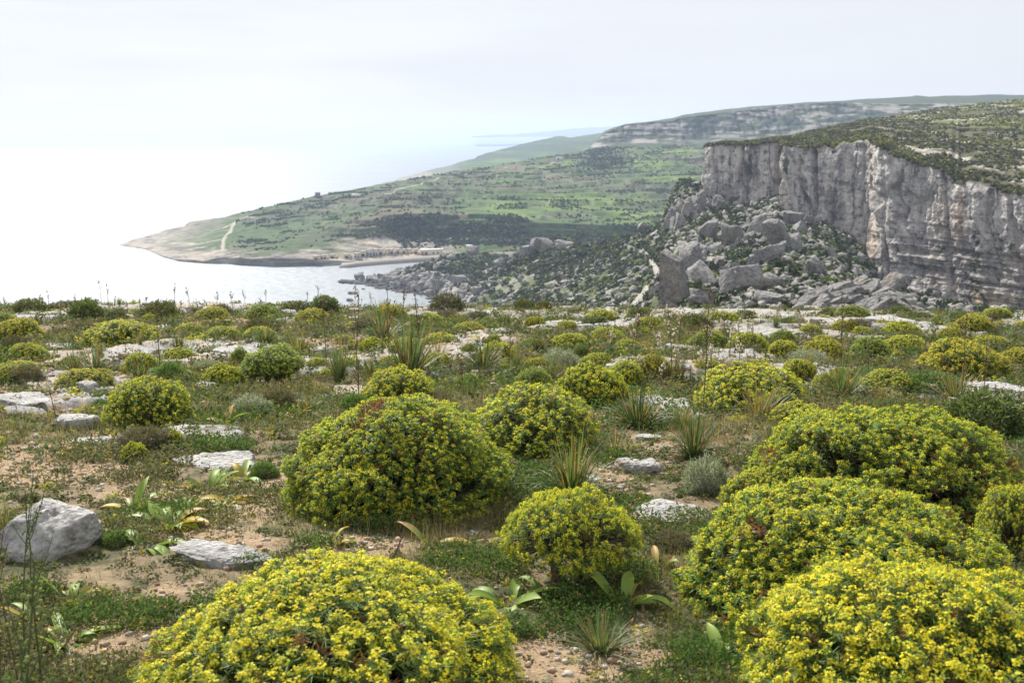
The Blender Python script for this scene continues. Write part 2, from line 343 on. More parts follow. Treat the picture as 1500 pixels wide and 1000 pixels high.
# back slope of the headland (falls to the open sea)
top = B.P[-1]; bk = top.copy(); bk[:, 1] += 60; bk[:, 2] = np.where(pxB < 575, -3, bk[:, 2]-25); bk2 = bk.copy(); bk2[:, 1] += 120; bk2[:, 2] -= 40
Vb = np.r_[top, bk, bk2]; n = len(top); i = np.arange(n-1)
tag(link('back_slope', mesh_np('back_slope', Vb, [np.r_[np.c_[i, i+1, i+n+1, i+n], np.c_[i+n, i+n+1, i+2*n+1, i+2*n]]], np.tile(green, (len(Vb), 1)), [bpy.data.materials['hillside_ground']], smooth=True)), 'seaward back of the green headland', None, None, 'structure')

# far second ridge down the coast, mesa with its limestone scarp, faint coast on the horizon
def ridge(name, curves, seg, pxs, colf, label, amp, fs, mat_):
    S = Sheet(curves, seg, pxs); V = S.V(); T = np.repeat(S.T, len(pxs)); PX = np.tile(pxs, len(S.T))
    V[:, 2] += fbm(V[:, :2]/fs, 5, 13)*amp*sstep(0, 1, T); S.P = V.reshape(S.P.shape)
    tag(link(name, mesh_np(name, V, [S.faces()], colf(V, T, PX), [mat_], smooth=True)), label, None, None, 'structure'); return S
M_FAR = tint_mat('far_ground', .95, .05, .5, 3.0, .65, 1.35, 10)
pxG = np.linspace(560, 960, 260)
def colG(V, T, PX):
    n = fbm(np.c_[V[:, 0]/90, V[:, 2]/6], 4, 3); c = np.tile(green, (len(V), 1)); c = mixc(c, dark*1.3, sstep(0, .3, n)); c = mixc(c, bright, sstep(.1, .4, -n)*.6); c = mixc(c, dark*1.2, sstep(.1, .25, fbm(V[:, :2]/np.array([50, 20.]), 4, 5))*.8)
    c = mixc(c, rockc, np.clip((1-sstep(595, 700, PX+n*40)), 0, 1)*.8); return c
G = ridge('coast_ridge', [dcurve([(560,300,1500),(960,240,1500)]), dcurve([(560,280,1750),(640,262,1800),(700,246,1900),(760,236,1950),(830,220,2000),(960,206,2000)]),
   dcurve([(560,270,1900),(580,264,1950),(600,258,2000),(622,252,2050),(640,246,2100),(660,243,2150),(690,233,2200),(720,222,2400),(760,213,2500),(790,206,2550),(812,200,2600),(822,199,2600),(835,201,2600),(860,197.5,2600),(890,193,2600),(960,188,2600)]),
   dcurve([(560,280,2300),(960,200,2900)])], [10, 60, 6], pxG, colG, 'hazy green ridge running down the coast', 4, 60, M_FAR)
pxM = np.linspace(840, 1900, 700)
def colM(V, T, PX):
    n = fbm(np.c_[V[:, 0]/26, V[:, 1]/26, V[:, 2]/5], 5, 8); n2 = fbm(V[:, :2]/40, 4, 9); c = np.tile(olive*.9, (len(V), 1)); c = mixc(c, dark, sstep(0, .35, n2))
    sc = sstep(.8, 1.1, T+n*.4)*(1-sstep(2.0, 2.15, T+n*.2)); c = mixc(c, lin(.30, .28, .25), sc*sstep(-.12, .15, n)); c = mixc(c, dark*1.2, sc*sstep(.05, .3, n2)*.85); return c
def mesarelief(S):
    V = S.V(); T = np.repeat(S.T, len(S.px)); w = sstep(.9, 1.3, T)*(1-sstep(1.9, 2.1, T))
    V[:, 1] += w*(fbm(np.c_[V[:, 0]/9, V[:, 2]/14], 4, 5, ridge=True)*9); V[:, 2] += w*fbm(np.c_[V[:, 0]/30, V[:, 2]/3], 3, 6)*1.5
Ms = Sheet([dcurve([(840,236,1300),(1900,236,1200)]), dcurve([(840,232,1400),(870,214,1430),(890,209,1440),(950,206,1440),(1040,204,1430),(1200,196,1400),(1340,178,1400),(1900,185,1300)]),
   dcurve([(840,230,1440),(870,210,1460),(885,196,1470),(900,188,1480),(915,183,1480),(950,180,1480),(985,177,1480),(1000,171,1480),(1050,166,1480),(1100,160,1480),(1150,155,1480),(1200,152,1480),(1340,152,1480),(1900,160,1400)]),
   dcurve([(840,230,1500),(870,210,1500),(885,192,1560),(900,186.5,1560),(915,182.5,1600),(950,178.5,1620),(985,173,1650),(1000,168.5,1700),(1050,161.5,1700),(1100,156,1700),(1150,152,1700),(1200,149.5,1750),(1260,146,1800),(1320,142.5,1850),(1335,141.5,1850),(1342,139.8,1850),(1350,140.2,1850),(1360,141.5,1850),(1420,139.5,1900),(1500,138.5,1900),(1900,130,1900)]),
   dcurve([(840,240,1800),(1900,170,2300)])], [14, 60, 26, 5], pxM)
mesarelief(Ms); V = Ms.V(); V[:, 2] += fbm(V[:, :2]/50, 5, 14)*1.6
T = np.repeat(Ms.T, len(pxM)); PX = np.tile(pxM, len(Ms.T))
tag(link('table_hill', mesh_np('table_hill', V, [Ms.faces()], colM(V, T, PX), [M_FAR], smooth=False)), 'flat-topped hill with a long grey limestone scarp', None, None, 'structure')
pxH = np.linspace(690, 1000, 80)
ridge('far_coast', [dcurve([(690,200.3,9000),(1000,198,9000)]), dcurve([(690,199.8,9300),(702,198.5,9300),(720,196.5,9300),(745,196,9300),(775,195,9300),(800,193,9400),(830,189.5,9500),(860,187.5,9500),(905,185.5,9500),(1000,183,9500)]), dcurve([(690,201,11000),(1000,199,11000)])],
   [10, 4], pxH, lambda V, T, PX: np.tile(lin(.12, .14, .12), (len(V), 1)), 'faint coast on the horizon', 8, 300, M_FAR)

# scrub, hedges and trees over the hillside: reads as one mass
def hill_scrub():
    parts = []
    P, T, PX = B.sample(130000, g1)
    n = fbm(P[:, :2]/45, 4, 61); nn = fbm(np.c_[P[:, 0]/26, P[:, 1]/13], 5, 62, .6)
    wood = sstep(-.32, -.12, nn)*sstep(2.1, 2.35, T)*(1-sstep(2.7, 3.0, T+nn*.3))*sstep(540, 600, PX)*(1-sstep(730, 800, PX+(T-2)*40))
    wood2 = sstep(.0, .35, n)*sstep(2.3, 3.2, T)*sstep(520, 700, PX); wood3 = np.exp(-((PX-885)/28)**2-((T-4.45)/.25)**2)+np.exp(-((PX-885)/25)**2-((T-4.93)/.12)**2)
    wood4 = np.exp(-((T-1.85)/.3)**2)*sstep(565, 595, PX+nn*15)*.75+sstep(700, 900, PX)*(1-sstep(2.2, 2.9, T))*.22*sstep(-.1, .1, nn)
    keep = np.clip(wood*1.0+wood2*.75*sstep(-.05, .08, nn)+wood3*.9+wood4+.006+.75*sstep(.17, .24, nn)*sstep(2, 2.4, T), 0, 1)
    keep *= np.maximum(sstep(1.8, 2.2, T), sstep(560, 600, PX)*sstep(1.35, 1.6, T))*sstep(330, 380, PX)
    k = g1.random(len(P)) < keep*.75; P = P[k]; big = (wood+wood3+wood4)[k]
    R = g1.uniform(.5, 1.25, len(P))*(1+big*1.5); c = np.where(g1.random((len(P), 1)) < .4, dark[None]*1.25, lin(.065, .09, .04)[None])*g1.uniform(.7, 1.4, (len(P), 1))
    return clumps(P, R, c, 9, g1, .75, .55)
V, f, t = hill_scrub()
tag(link('hillside_scrub', mesh_np('hillside_scrub', V, f, t, [M_SCRUB])), 'dark scrub and woodland spread over the terraced hillside', 'scrub', None, 'stuff')

# ================================================================== NEAR CLIFF, ITS PLATEAU AND THE BOULDER SLOPE
rim = np.array([(1036,216,421),(1040,214,418),(1060,212.5,408),(1090,212,400),(1120,210,393),(1141,208,386),(1144,211,376),(1150,214,373),(1190,216,366),(1215,213,361),(1240,212,354),(1262,209,348),(1283,208,340),(1292,212,331),(1305,221,326),(1325,232,320),(1345,239,316),(1380,251,306),(1400,257,302),(1410,265,297),(1440,270,290),(1470,278,284),(1500,281,277),(1600,295,255),(1900,330,205)], float)
base = np.array([(1036,290,418),(1045,292,412),(1070,304,402),(1100,302,392),(1125,292,386),(1141,288,384),(1144,322,368),(1190,330,359),(1215,333,353),(1240,345,348),(1262,362,342),(1278,385,336),(1290,415,322),(1305,428,316),(1345,445,304),(1400,456,292),(1440,464,280),(1500,478,268),(1600,500,245),(1900,560,195)], float)
skyl = np.array([(1036,217,440),(1060,213,455),(1100,209,475),(1141,203,500),(1165,198,515),(1200,190,540),(1250,180,570),(1300,170,600),(1350,162,620),(1400,155,640),(1450,149,660),(1500,143.5,680),(1600,133,700),(1900,115,740)], float)
botz = zcurve([(500,414,-2),(520,417.5,-1),(535,420,-1),(560,427,-1),(585,431,-1),(610,434,-1),(640,445,-1),(665,455,1),(700,464,8),(760,466,18),(800,466,25),(900,466,45),(1000,468,65),(1100,472,68),(1200,474,70),(1350,480,71),(1500,490,72),(1900,520,72)])
st_mid = dcurve([(500,413.5,628),(520,416.5,622),(535,418,620),(560,419,612),(600,416,605),(640,412,590),(700,408,560),(760,405,520),(800,405,490),(850,408,450),(900,402,410),(950,395,350),(1000,388,262),(1060,390,250),(1150,392,245),(1220,398,240),(1290,438,228),(1400,462,205),(1500,484,180),(1900,545,150)])
st_up = dcurve([(500,413.2,632),(520,415.5,630),(540,412.5,628),(600,402,622),(640,394,610),(700,386,590),(760,383,560),(800,376,530),(850,382,490),(900,374,455),(950,366,410),(985,345,370),(1000,338,350),(1060,345,320),(1150,352,310),(1220,370,300),(1290,427,290),(1345,452,270),(1400,459,250),(1500,481,230),(1900,552,170)])
st_top = dcurve([(500,413,640),(520,415,640),(528,413,640),(540,410.5,640),(570,402,645),(600,394.5,648),(620,388,650),(650,379,650),(680,374,645),(730,373.5,625),(760,369,605),(785,357,585),(800,351,570),(820,353,555),(850,359,535),(875,363,522),(890,358,515),(900,350,510),(930,349,500),(950,342,490),(965,335,482),(978,318,470),(983,300,458),(988,280,450),(1000,268,446),(1022,267,438),(1040,272,430),(1050,292,420),(1070,300,408),(1100,299,398),(1125,288,392),(1141,283,389),(1144,318,373),(1190,326,364),(1215,329,358),(1240,341,353),(1262,358,347),(1278,381,341),(1290,411,327),(1305,424,321),(1345,441,309),(1400,452,297),(1440,460,285),(1500,474,273),(1600,496,250),(1900,556,200)])
pxS = np.r_[np.linspace(500, 960, 300), np.linspace(962, 1500, 430), np.linspace(1506, 1900, 50)]
S = Sheet([botz, st_mid, st_up, st_top], [60, 70, 70], pxS)
V = S.V(); T = np.repeat(S.T, len(pxS)); PX = np.tile(pxS, len(S.T))
ns = sstep(515, 600, PX)*(1-.75*sstep(2.7, 3, T)); V[:, 2] += (fbm(V[:, :2]/28, 5, 71)*4.0+fbm(V[:, :2]/7, 4, 72, ridge=True)*1.3)*ns*np.clip(V[:, 2]/8+.15, 0, 1)
S.P = V.reshape(S.P.shape)
n = fbm(V[:, :2]/11, 5, 81); n2 = fbm(V[:, :2]/30, 4, 82)
col = np.tile(lin(.085, .10, .045), (len(V), 1)); col = mixc(col, lin(.33, .31, .285), sstep(.0, .22, n+.35*sstep(940, 1020, PX)*(n2+.2)+.5*(1-sstep(3, 14, V[:, 2])))); col = mixc(col, lin(.12, .15, .045), sstep(.15, .35, n2)*.5)
col = mixc(col, lin(.12, .11, .10), 1-sstep(.2, 2.2, V[:, 2]+n))
tag(link('boulder_slope', mesh_np('boulder_slope', V, [S.faces()], col, [tint_mat('slope_ground', .95, .5, .8, 1.0, .6, 1.4, 9)], smooth=False)), 'scrubby boulder slope falling from the cliff foot to the bay', None, None, 'structure')
# far side of the slope crest, so that it closes towards the valley
top = S.P[-1]; a = top.copy(); a[:, 1] += 25; a[:, 2] -= 8; b = top.copy(); b[:, 1] += 90; b[:, 2] = -3
k = pxS < 1042; q = np.r_[top[k], a[k], b[k]]; n_ = int(k.sum()); i = np.arange(n_-1)
tag(link('valley_flank', mesh_np('valley_flank', q, [np.r_[np.c_[i, i+1, i+n_+1, i+n_], np.c_[i+n_, i+n_+1, i+2*n_+1, i+2*n_]]], np.tile(lin(.085, .10, .045), (len(q), 1)), [bpy.data.materials['slope_ground']])), 'hidden valley side behind the boulder slope', None, None, 'structure')

def cliff():
    m, nt = mat('cliff_limestone'); l = nt.links
    out = N(nt, "ShaderNodeOutputMaterial"); pr = N(nt, "ShaderNodeBsdfPrincipled"); pr.inputs['Roughness'].default_value = .95; pr.inputs['Specular IOR Level'].default_value = .1
    geo = N(nt, "ShaderNodeNewGeometry"); at = N(nt, "ShaderNodeAttribute", attribute_name='tint')
    mp = N(nt, "ShaderNodeMapping"); mp.inputs['Scale'].default_value = (.55, .25, .09); l.new(geo.outputs['Position'], mp.inputs[0])
    n1 = N(nt, "ShaderNodeTexNoise"); n1.inputs['Scale'].default_value = 1; n1.inputs['Detail'].default_value = 8; n1.inputs['Roughness'].default_value = .65; l.new(mp.outputs[0], n1.inputs[0])
    n2 = N(nt, "ShaderNodeTexNoise"); n2.inputs['Scale'].default_value = .6; n2.inputs['Detail'].default_value = 10; n2.inputs['Roughness'].default_value = .7; l.new(geo.outputs['Position'], n2.inputs[0])
    r = N(nt, "ShaderNodeValToRGB"); r.color_ramp.elements[0].position = .30; r.color_ramp.elements[0].color = (.45, .45, .47, 1); r.color_ramp.elements[1].position = .6; r.color_ramp.elements[1].color = (1.12, 1.10, 1.08, 1); l.new(n1.outputs[0], r.inputs[0])
    r2 = N(nt, "ShaderNodeValToRGB"); r2.color_ramp.elements[0].position = .36; r2.color_ramp.elements[0].color = (.4, .4, .4, 1); r2.color_ramp.elements[1].position = .50; r2.color_ramp.elements[1].color = (1.05, 1.05, 1.05, 1); l.new(n2.outputs[0], r2.inputs[0])
    a = N(nt, "ShaderNodeMix", data_type='RGBA', blend_type='MULTIPLY'); a.inputs['Factor'].default_value = 1; b = N(nt, "ShaderNodeMix", data_type='RGBA', blend_type='MULTIPLY'); b.inputs['Factor'].default_value = 1
    l.new(at.outputs['Color'], a.inputs['A']); l.new(r.outputs[0], a.inputs['B']); l.new(a.outputs['Result'], b.inputs['A']); l.new(r2.outputs[0], b.inputs['B']); l.new(b.outputs['Result'], pr.inputs['Base Color'])
    bu = N(nt, "ShaderNodeBump"); bu.inputs['Strength'].default_value = .9; bu.inputs['Distance'].default_value = 1.2; l.new(n2.outputs[0], bu.inputs['Height']); l.new(bu.outputs[0], pr.inputs['Normal']); l.new(pr.outputs[0], out.inputs[0])
    pxs = np.r_[np.linspace(1036, 1500, 900), np.linspace(1502, 1900, 80)]
    C = Sheet([dcurve(base), dcurve(rim)], [300], pxs)
    P = C.P.copy(); d = np.gradient(P[150, :, :2], axis=0); nrmal = np.stack([d[:, 1], -d[:, 0]], 1)     # outward, towards the valley
    nrmal = nrmal/np.linalg.norm(nrmal, axis=1, keepdims=True)
    k = 25; ker = np.ones(k)/k; nn = np.stack([np.convolve(np.pad(nrmal[:, i], k//2, 'edge'), ker, 'valid') for i in (0, 1)], 1); nn /= np.linalg.norm(nn, axis=1, keepdims=True)
    s = np.r_[0, np.cumsum(np.linalg.norm(np.diff(P[150, :, :2], axis=0), axis=1))]
    r_, c_ = C.shape; Sg = np.tile(s, r_); H = P[..., 2].ravel(); t = np.repeat(np.linspace(0, 1, r_), c_); PX = np.tile(pxs, r_)
    rt = sstep(1296, 1330, PX)*(1-sstep(.45, .65, t)); butt = (fbm(np.c_[Sg/17+H/90, H/70], 4, 91, ridge=True)*2.4+fbm(np.c_[Sg/6, H/26], 4, 190)*1.1)*(1-.7*rt); pits = -np.clip(fbm(np.c_[Sg/2.6, H/3.2], 3, 191)-.28, 0, 1)*3.2*(.5+rt)
    crack = -np.clip(fbm(np.c_[Sg/9+H/50+fbm(np.c_[Sg/8, H/9], 3, 192)*.35, H/45], 3, 92, ridge=True)-.52, 0, 1)*9*(1-.6*rt)
    bed = fbm(np.c_[Sg/25, H/1.6], 4, 93)*(.4+.9*rt)+fbm(np.c_[Sg/16, H/4.2], 3, 94)*.8*(1-sstep(.35, .7, t))
    fine = fbm(np.c_[Sg/1.9, H/2.4], 5, 95, .6)*.85
    cave = -5*np.exp(-((PX-1325)/3.2)**2-((t-.58)/.055)**2)-4*np.exp(-((PX-1358)/5)**2-((t-.77)/.05)**2)-3*np.exp(-((PX-1366)/3)**2-((t-.75)/.06)**2)-3*np.exp(-((PX-1284)/4)**2-((t-.45)/.03)**2)
    cleft = -7*np.exp(-((PX-1191-(1-t)*9)/2.6)**2)*sstep(.1, .3, t)-6*np.exp(-((PX-1142)/2.4)**2)-3.5*np.exp(-((PX-1085+3*np.sin(t*6))/2)**2)*sstep(.2, .5, t)-3*np.exp(-((PX-1101)/2)**2)
    wob = fbm(np.c_[Sg/14, H*0], 4, 193); gap = sstep(-.25, .15, fbm(np.c_[Sg/9, H*0], 3, 194)); led = -1.5*np.exp(-((t-.47-.045*wob)/.016)**2)*sstep(1305, 1330, PX)*gap-1.1*np.exp(-((t-.27+.04*wob)/.012)**2)*sstep(1300, 1320, PX)*(1-gap*.7)
    off = (butt+pits+crack+bed+fine+cave+cleft+led)*(1-.55*sstep(.93, 1, t)); off += (1-t)*1.5
    V = P.reshape(-1, 3); V[:, :2] += np.tile(nn, (r_, 1))*off[:, None]
    V[:, 2] += fbm(np.c_[Sg/3.5, H*0], 3, 96)*1.3*sstep(.85, 1, t)
    c = np.tile(lin(.54, .515, .485), (len(V), 1)); e = fbm(np.c_[Sg/9, H/16], 4, 97)
    c = mixc(c, lin(.50, .43, .36), sstep(.08, .4, e)*.6)
    c = mixc(c, lin(.30, .29, .285), sstep(.18, .45, fbm(np.c_[Sg/5, H/22], 4, 98))*.65)
    c = mixc(c, lin(.26, .25, .24), sstep(.0, .35, fbm(np.c_[Sg/30, H/4], 4, 99))*(1-sstep(.45, .6, t))*sstep(1300, 1340, PX)*.7)
    c = mixc(c, lin(.58, .40, .20), np.exp(-((PX-1440)/38)**2-((t-.13-(1440-PX)*.0012)/.07)**2)*sstep(-.3, .2, e+.2)*.6)
    c = mixc(c, lin(.55, .42, .27), np.exp(-((PX-1288)/9)**2)*(1-sstep(.35, .5, t))*.5)
    c = mixc(c, lin(.13, .125, .12), sstep(.62, .80, fbm(np.c_[Sg/5+H/40, H/16], 4, 197, ridge=True))*.75); c = mixc(c, lin(.15, .145, .14), sstep(.66, .82, fbm(np.c_[Sg/14, H/3.2+Sg/60], 4, 198, ridge=True))*.6)
    c = mixc(c, lin(.07, .085, .045), sstep(.42, .5, fbm(np.c_[Sg/3.2, H/3.2], 3, 199))*.9*sstep(0, .3, fbm(np.c_[Sg/20, H/14], 2, 200)))
    rust = np.exp(-((PX-1138)/5)**2)*.6+np.exp(-((PX-1414)/2.5)**2)*sstep(.5, .6, t)*.7; c = mixc(c, lin(.48, .33, .22), rust*sstep(-.2, .2, e))
    tag(link('sea_cliff', mesh_np('sea_cliff', V, [C.faces()], c, [m], smooth=False)), 'tall grey limestone cliff face on the right', None, None, 'structure')
    rimv = V.reshape(r_, c_, 3)[-1]
    # plateau above
    Kt = 110; sk = at_D(pxs, np.interp(pxs, skyl[:, 0], skyl[:, 1]), np.interp(pxs, skyl[:, 0], skyl[:, 2])); rows = [rimv*(1-q)+sk*q for q in np.linspace(0, 1, Kt)**1.25]
    bk = sk.copy(); bk[:, :2] *= 1.25; bk[:, 2] -= 45; rows.append(bk); PT = np.array(rows); V = PT.reshape(-1, 3).copy(); q = np.repeat(np.r_[np.linspace(0, 1, Kt)**1.25, 1.2], len(pxs)); PX = np.tile(pxs, Kt+1)
    V[:, 2] += fbm(V[:, :2]/20, 5, 101)*1.6*sstep(0, .08, q)+fbm(V[:, :2]/4, 3, 104)*.5*sstep(0, .05, q)
    i = (np.arange(Kt)[:, None]*len(pxs)+np.arange(len(pxs)-1)[None]).ravel(); f = np.c_[i, i+1, i+len(pxs)+1, i+len(pxs)]
    nn = fbm(V[:, :2]/np.array([14, 9.]), 5, 102); n2 = fbm(V[:, :2]/60, 3, 103); c = np.tile(lin(.105, .10, .055), (len(V), 1))
    c = mixc(c, lin(.15, .18, .04), sstep(-.1, .3, n2)*.7); c = mixc(c, lin(.42, .39, .35), sstep(.12, .3, nn+.28*np.exp(-((q-.18)/.14)**2)-.12)*sstep(1230, 1290, PX))
    tag(link('clifftop_plateau', mesh_np('clifftop_plateau', V, [f], c, [bpy.data.materials['slope_ground']], smooth=True)), 'scrub-covered plateau rising behind the cliff', None, None, 'structure')
    PT = V.reshape(PT.shape)
    # scrub on it
    g = np.random.default_rng(3); n = 24000; ii = (g.random(n)**1.3*(Kt-1)).astype(int); jj = g.integers(0, len(pxs)-1, n); P = PT[ii, jj]+g.normal(size=(n, 3))*np.array([.6, .8, 0]); k = fbm(P[:, :2]/12, 4, 105) > -.22; P = P[k]
    R = g.uniform(.25, .75, len(P)); n2 = fbm(P[:, :2]/60, 3, 103); yl = (g.random(len(P)) < .22+.4*sstep(-.1, .3, n2))[:, None]
    c = np.where(yl, lin(.19, .20, .045)[None], lin(.085, .09, .045)[None])*g.uniform(.7, 1.3, (len(P), 1))
    V, f, t = clumps(P, R, c, 9, g, .7, .5)
    tag(link('clifftop_scrub', mesh_np('clifftop_scrub', V, f, t, [M_SCRUB])), 'low scrub covering the plateau above the cliff', 'scrub', None, 'stuff')
    return C
cliff()

# scrub on the boulder slope
def slope_scrub():
    g = np.random.default_rng(8); P, T, PX = S.sample(30000, g); n = fbm(P[:, :2]/22, 4, 111)
    dens = .42+.5*sstep(-.1, .2, n); dens *= sstep(3, 14, P[:, 2]); dens *= 1-.48*sstep(960, 1010, PX)
    dens = np.maximum(dens, np.exp(-((PX-1245)/40)**2-((T-2.2)/.5)**2)); dens = np.maximum(dens, np.exp(-((PX-1080)/30)**2-((T-1.0)/.35)**2)*.9)
    k = g.random(len(P)) < dens*.62; P = P[k]; n = n[k]; R = g.uniform(.5, 1.5, len(P))*(.5+P[:, 1]/500)
    yl = (g.random(len(P)) < .16)[:, None]; c = np.where(yl, lin(.13, .17, .04)[None], lin(.05, .068, .032)[None])*g.uniform(.65, 1.4, (len(P), 1))
    V, f, t = clumps(P, R, c, 26, g, .75, .3)
    tag(link('slope_scrub', mesh_np('slope_scrub', V, f, t, [M_SCRUB])), 'dense dark scrub over the boulder slope', 'scrub', None, 'stuff')
    # scree: uncountable small blocks
    P, T, PX = S.sample(30000, g); k = (fbm(P[:, :2]/14, 4, 113) > .05-.25*sstep(960, 1010, PX)) | (P[:, 2] < 9); k &= (g.random(len(P)) < .5); P = P[k]; R = g.uniform(.4, 1.5, len(P))*(.5+P[:, 1]/600)
    c = np.tile(lin(.29, .275, .255), (len(P), 1))*g.uniform(.6, 1.15, (len(P), 1)); c[P[:, 2] < 2.5] *= .4
    V, f, t = blobs(P, R, c, g, 1, .75, .55)
    tag(link('scree', mesh_np('scree', V, f, t, [tint_mat('scree_stone', .95, .8, .6, .4)])), 'grey limestone scree strewn down the slope', 'scree', None, 'stuff')
slope_scrub()
LM = [('the umbrella-shaped spurge', 402, 540), ('the largest spurge mound', 582, 665), ('the dark rounded spurge', 220, 590), ('the wide lone spurge mound', 1100, 565), ('the golden spurge mound', 1408, 525), ('the silvery cushion', 822, 525),
 ('the tallest strap-leaved stand', 600, 500), ('the bleached strap-leaved tuft', 708, 520), ('the dull green spurge mound', 865, 565), ('the low dark green mound', 1303, 560), ('the bright distant spurge', 178, 487), ('the big olive rim shrub', 476, 445), ('the tallest left rim shrub', 128, 452), ('the brown rim shrub', 655, 445), ('the near-black round shrub', 1022, 470),
 ('the layered outcrop', 1268, 435), ('the tall leaning slab', 993, 410), ('the humped boulder', 1098, 408), ('the ochre-footed boulder', 1018, 372), ('the angular boulder', 1141, 345), ('the upright cracked boulder', 1113, 325), ('the dark trees', 1245, 375), ('the jagged crest', 800, 358), ('the ruined wall', 730, 376), ('the road wall', 925, 368), ('the pale lower path', 945, 434), ('the cliff foot', 1180, 325), ('the left cliff end', 1045, 290), ('the green rounded bush', 852, 515), ('the right-hand spurge pair', 1300, 505), ('the dead stalk stand', 1235, 480), ('the far right rim shrub', 1410, 465), ('the boat quay end', 650, 378), ('the bay point', 530, 415), ('the scree shore', 640, 420), ('the second large spurge', 780, 610), ('the lone boulder', 930, 418), ('the orange-tinged mound', 124, 555), ('the left edge spurge', 30, 480), ('the left rim round shrub', 236, 450), ('the yellow rim tuft', 686, 480)]
_used = {}; _cnt = {}
def near(base, px, py):
    """a label that says what the thing stands beside"""
    for nm_, x, y in sorted(LM, key=lambda q: (q[1]-px)**2+((q[2]-py)*1.6)**2):
        dx, dy = px-x, (py-y)*1.6; far = math.hypot(dx, dy); q = 'just' if far < 35 else 'a little' if far < 75 else 'well'
        w = ('right of' if dx > 0 else 'left of') if abs(dx) > abs(dy) else ('in front of' if dy > 0 else 'behind'); lb = '%s %s %s %s' % (base, q, w, nm_)
        if lb not in _used: _used[lb] = 1; return lb
        if far > 260: break
    q = 'left half' if px < 575 else 'right half'; return base+' in the %s of its crowd' % q
# ================================================================== BOULDERS, WALLS AND BUILDINGS IN THE MIDDLE DISTANCE
def rockmesh(seed, n=3, planes=14, flat=.7, cut=.72, rough=.06, sharp=True, aspect=1.5, top=0, boxy=0):
    g = np.random.default_rng(seed); V, Fc = ico(n); V = V.copy()
    if boxy: V = V/(np.abs(V).max(axis=1)**boxy)[:, None]*.85
    V[:, 0] *= aspect**.5; V[:, 1] /= aspect**.5; V *= (1+fbm(V*1.1+seed*3.3, 2, seed+30)*.45)[:, None]
    for _ in range(planes):
        d = g.normal(size=3); d /= np.linalg.norm(d); q = g.uniform(cut*.6, cut*1.3); e = V@d-q; V = V-d[None]*np.maximum(e, 0)[:, None]*.93
    if top: V[:, 2] -= np.maximum(V[:, 2]-top, 0)*.88
    nr = nrm(V); V = V+nr*(fbm(V*1.7+seed, 4, seed)*rough*2+fbm(V*5+seed, 4, seed+1, ridge=True)*rough)[:, None]
    V[:, 2] *= flat; V /= np.abs(V[:, :2]).max()
    return V, Fc
_rk = {}
def rock_me(kind, seed):
    k = (kind, seed)
    if k not in _rk:
        if kind == 'far': V, f = rockmesh(seed, 4, 9, .95, .62, .028, boxy=.85)
        elif kind == 'slabby': V, f = rockmesh(seed, 5, 16, .5, .62, .075, top=.22)
        elif kind == 'block': V, f = rockmesh(seed, 5, 18, .8, .60, .06, aspect=1.25, top=.3)
        else: V, f = rockmesh(seed, 4, 16, .6, .60, .08, top=.35)
        _rk[k] = mesh_np('rock', V, [f], None, [M_FARROCK if kind == 'far' else M_ROCK], smooth=(kind != 'far'))
    return _rk[k]
def boulder(px, py, w, h, label, seed, rot=None, tilt=(0, 0), group='boulders fallen below the cliff', depth=1.0, sink=.25, cat='boulder'):
    p, D = S.hit(px, py); w = w*1.14; h = h*1.1; ww = w*D/F/2; hh = h*D/F
    ob = link('boulder', rock_me('far', seed % 9)); ob.location = (p[0], p[1]+ww*.3*depth, p[2]+hh*(.5-sink)); ob.scale = (ww, ww*depth, hh/2/.58*1.15)
    ob.rotation_euler = (tilt[0]+math.sin(px*1.7)*.35, tilt[1]+math.cos(px*2.3)*.35, (px*1.3) % 6.28 if rot is None else rot); tag(ob, label, cat, group); return ob
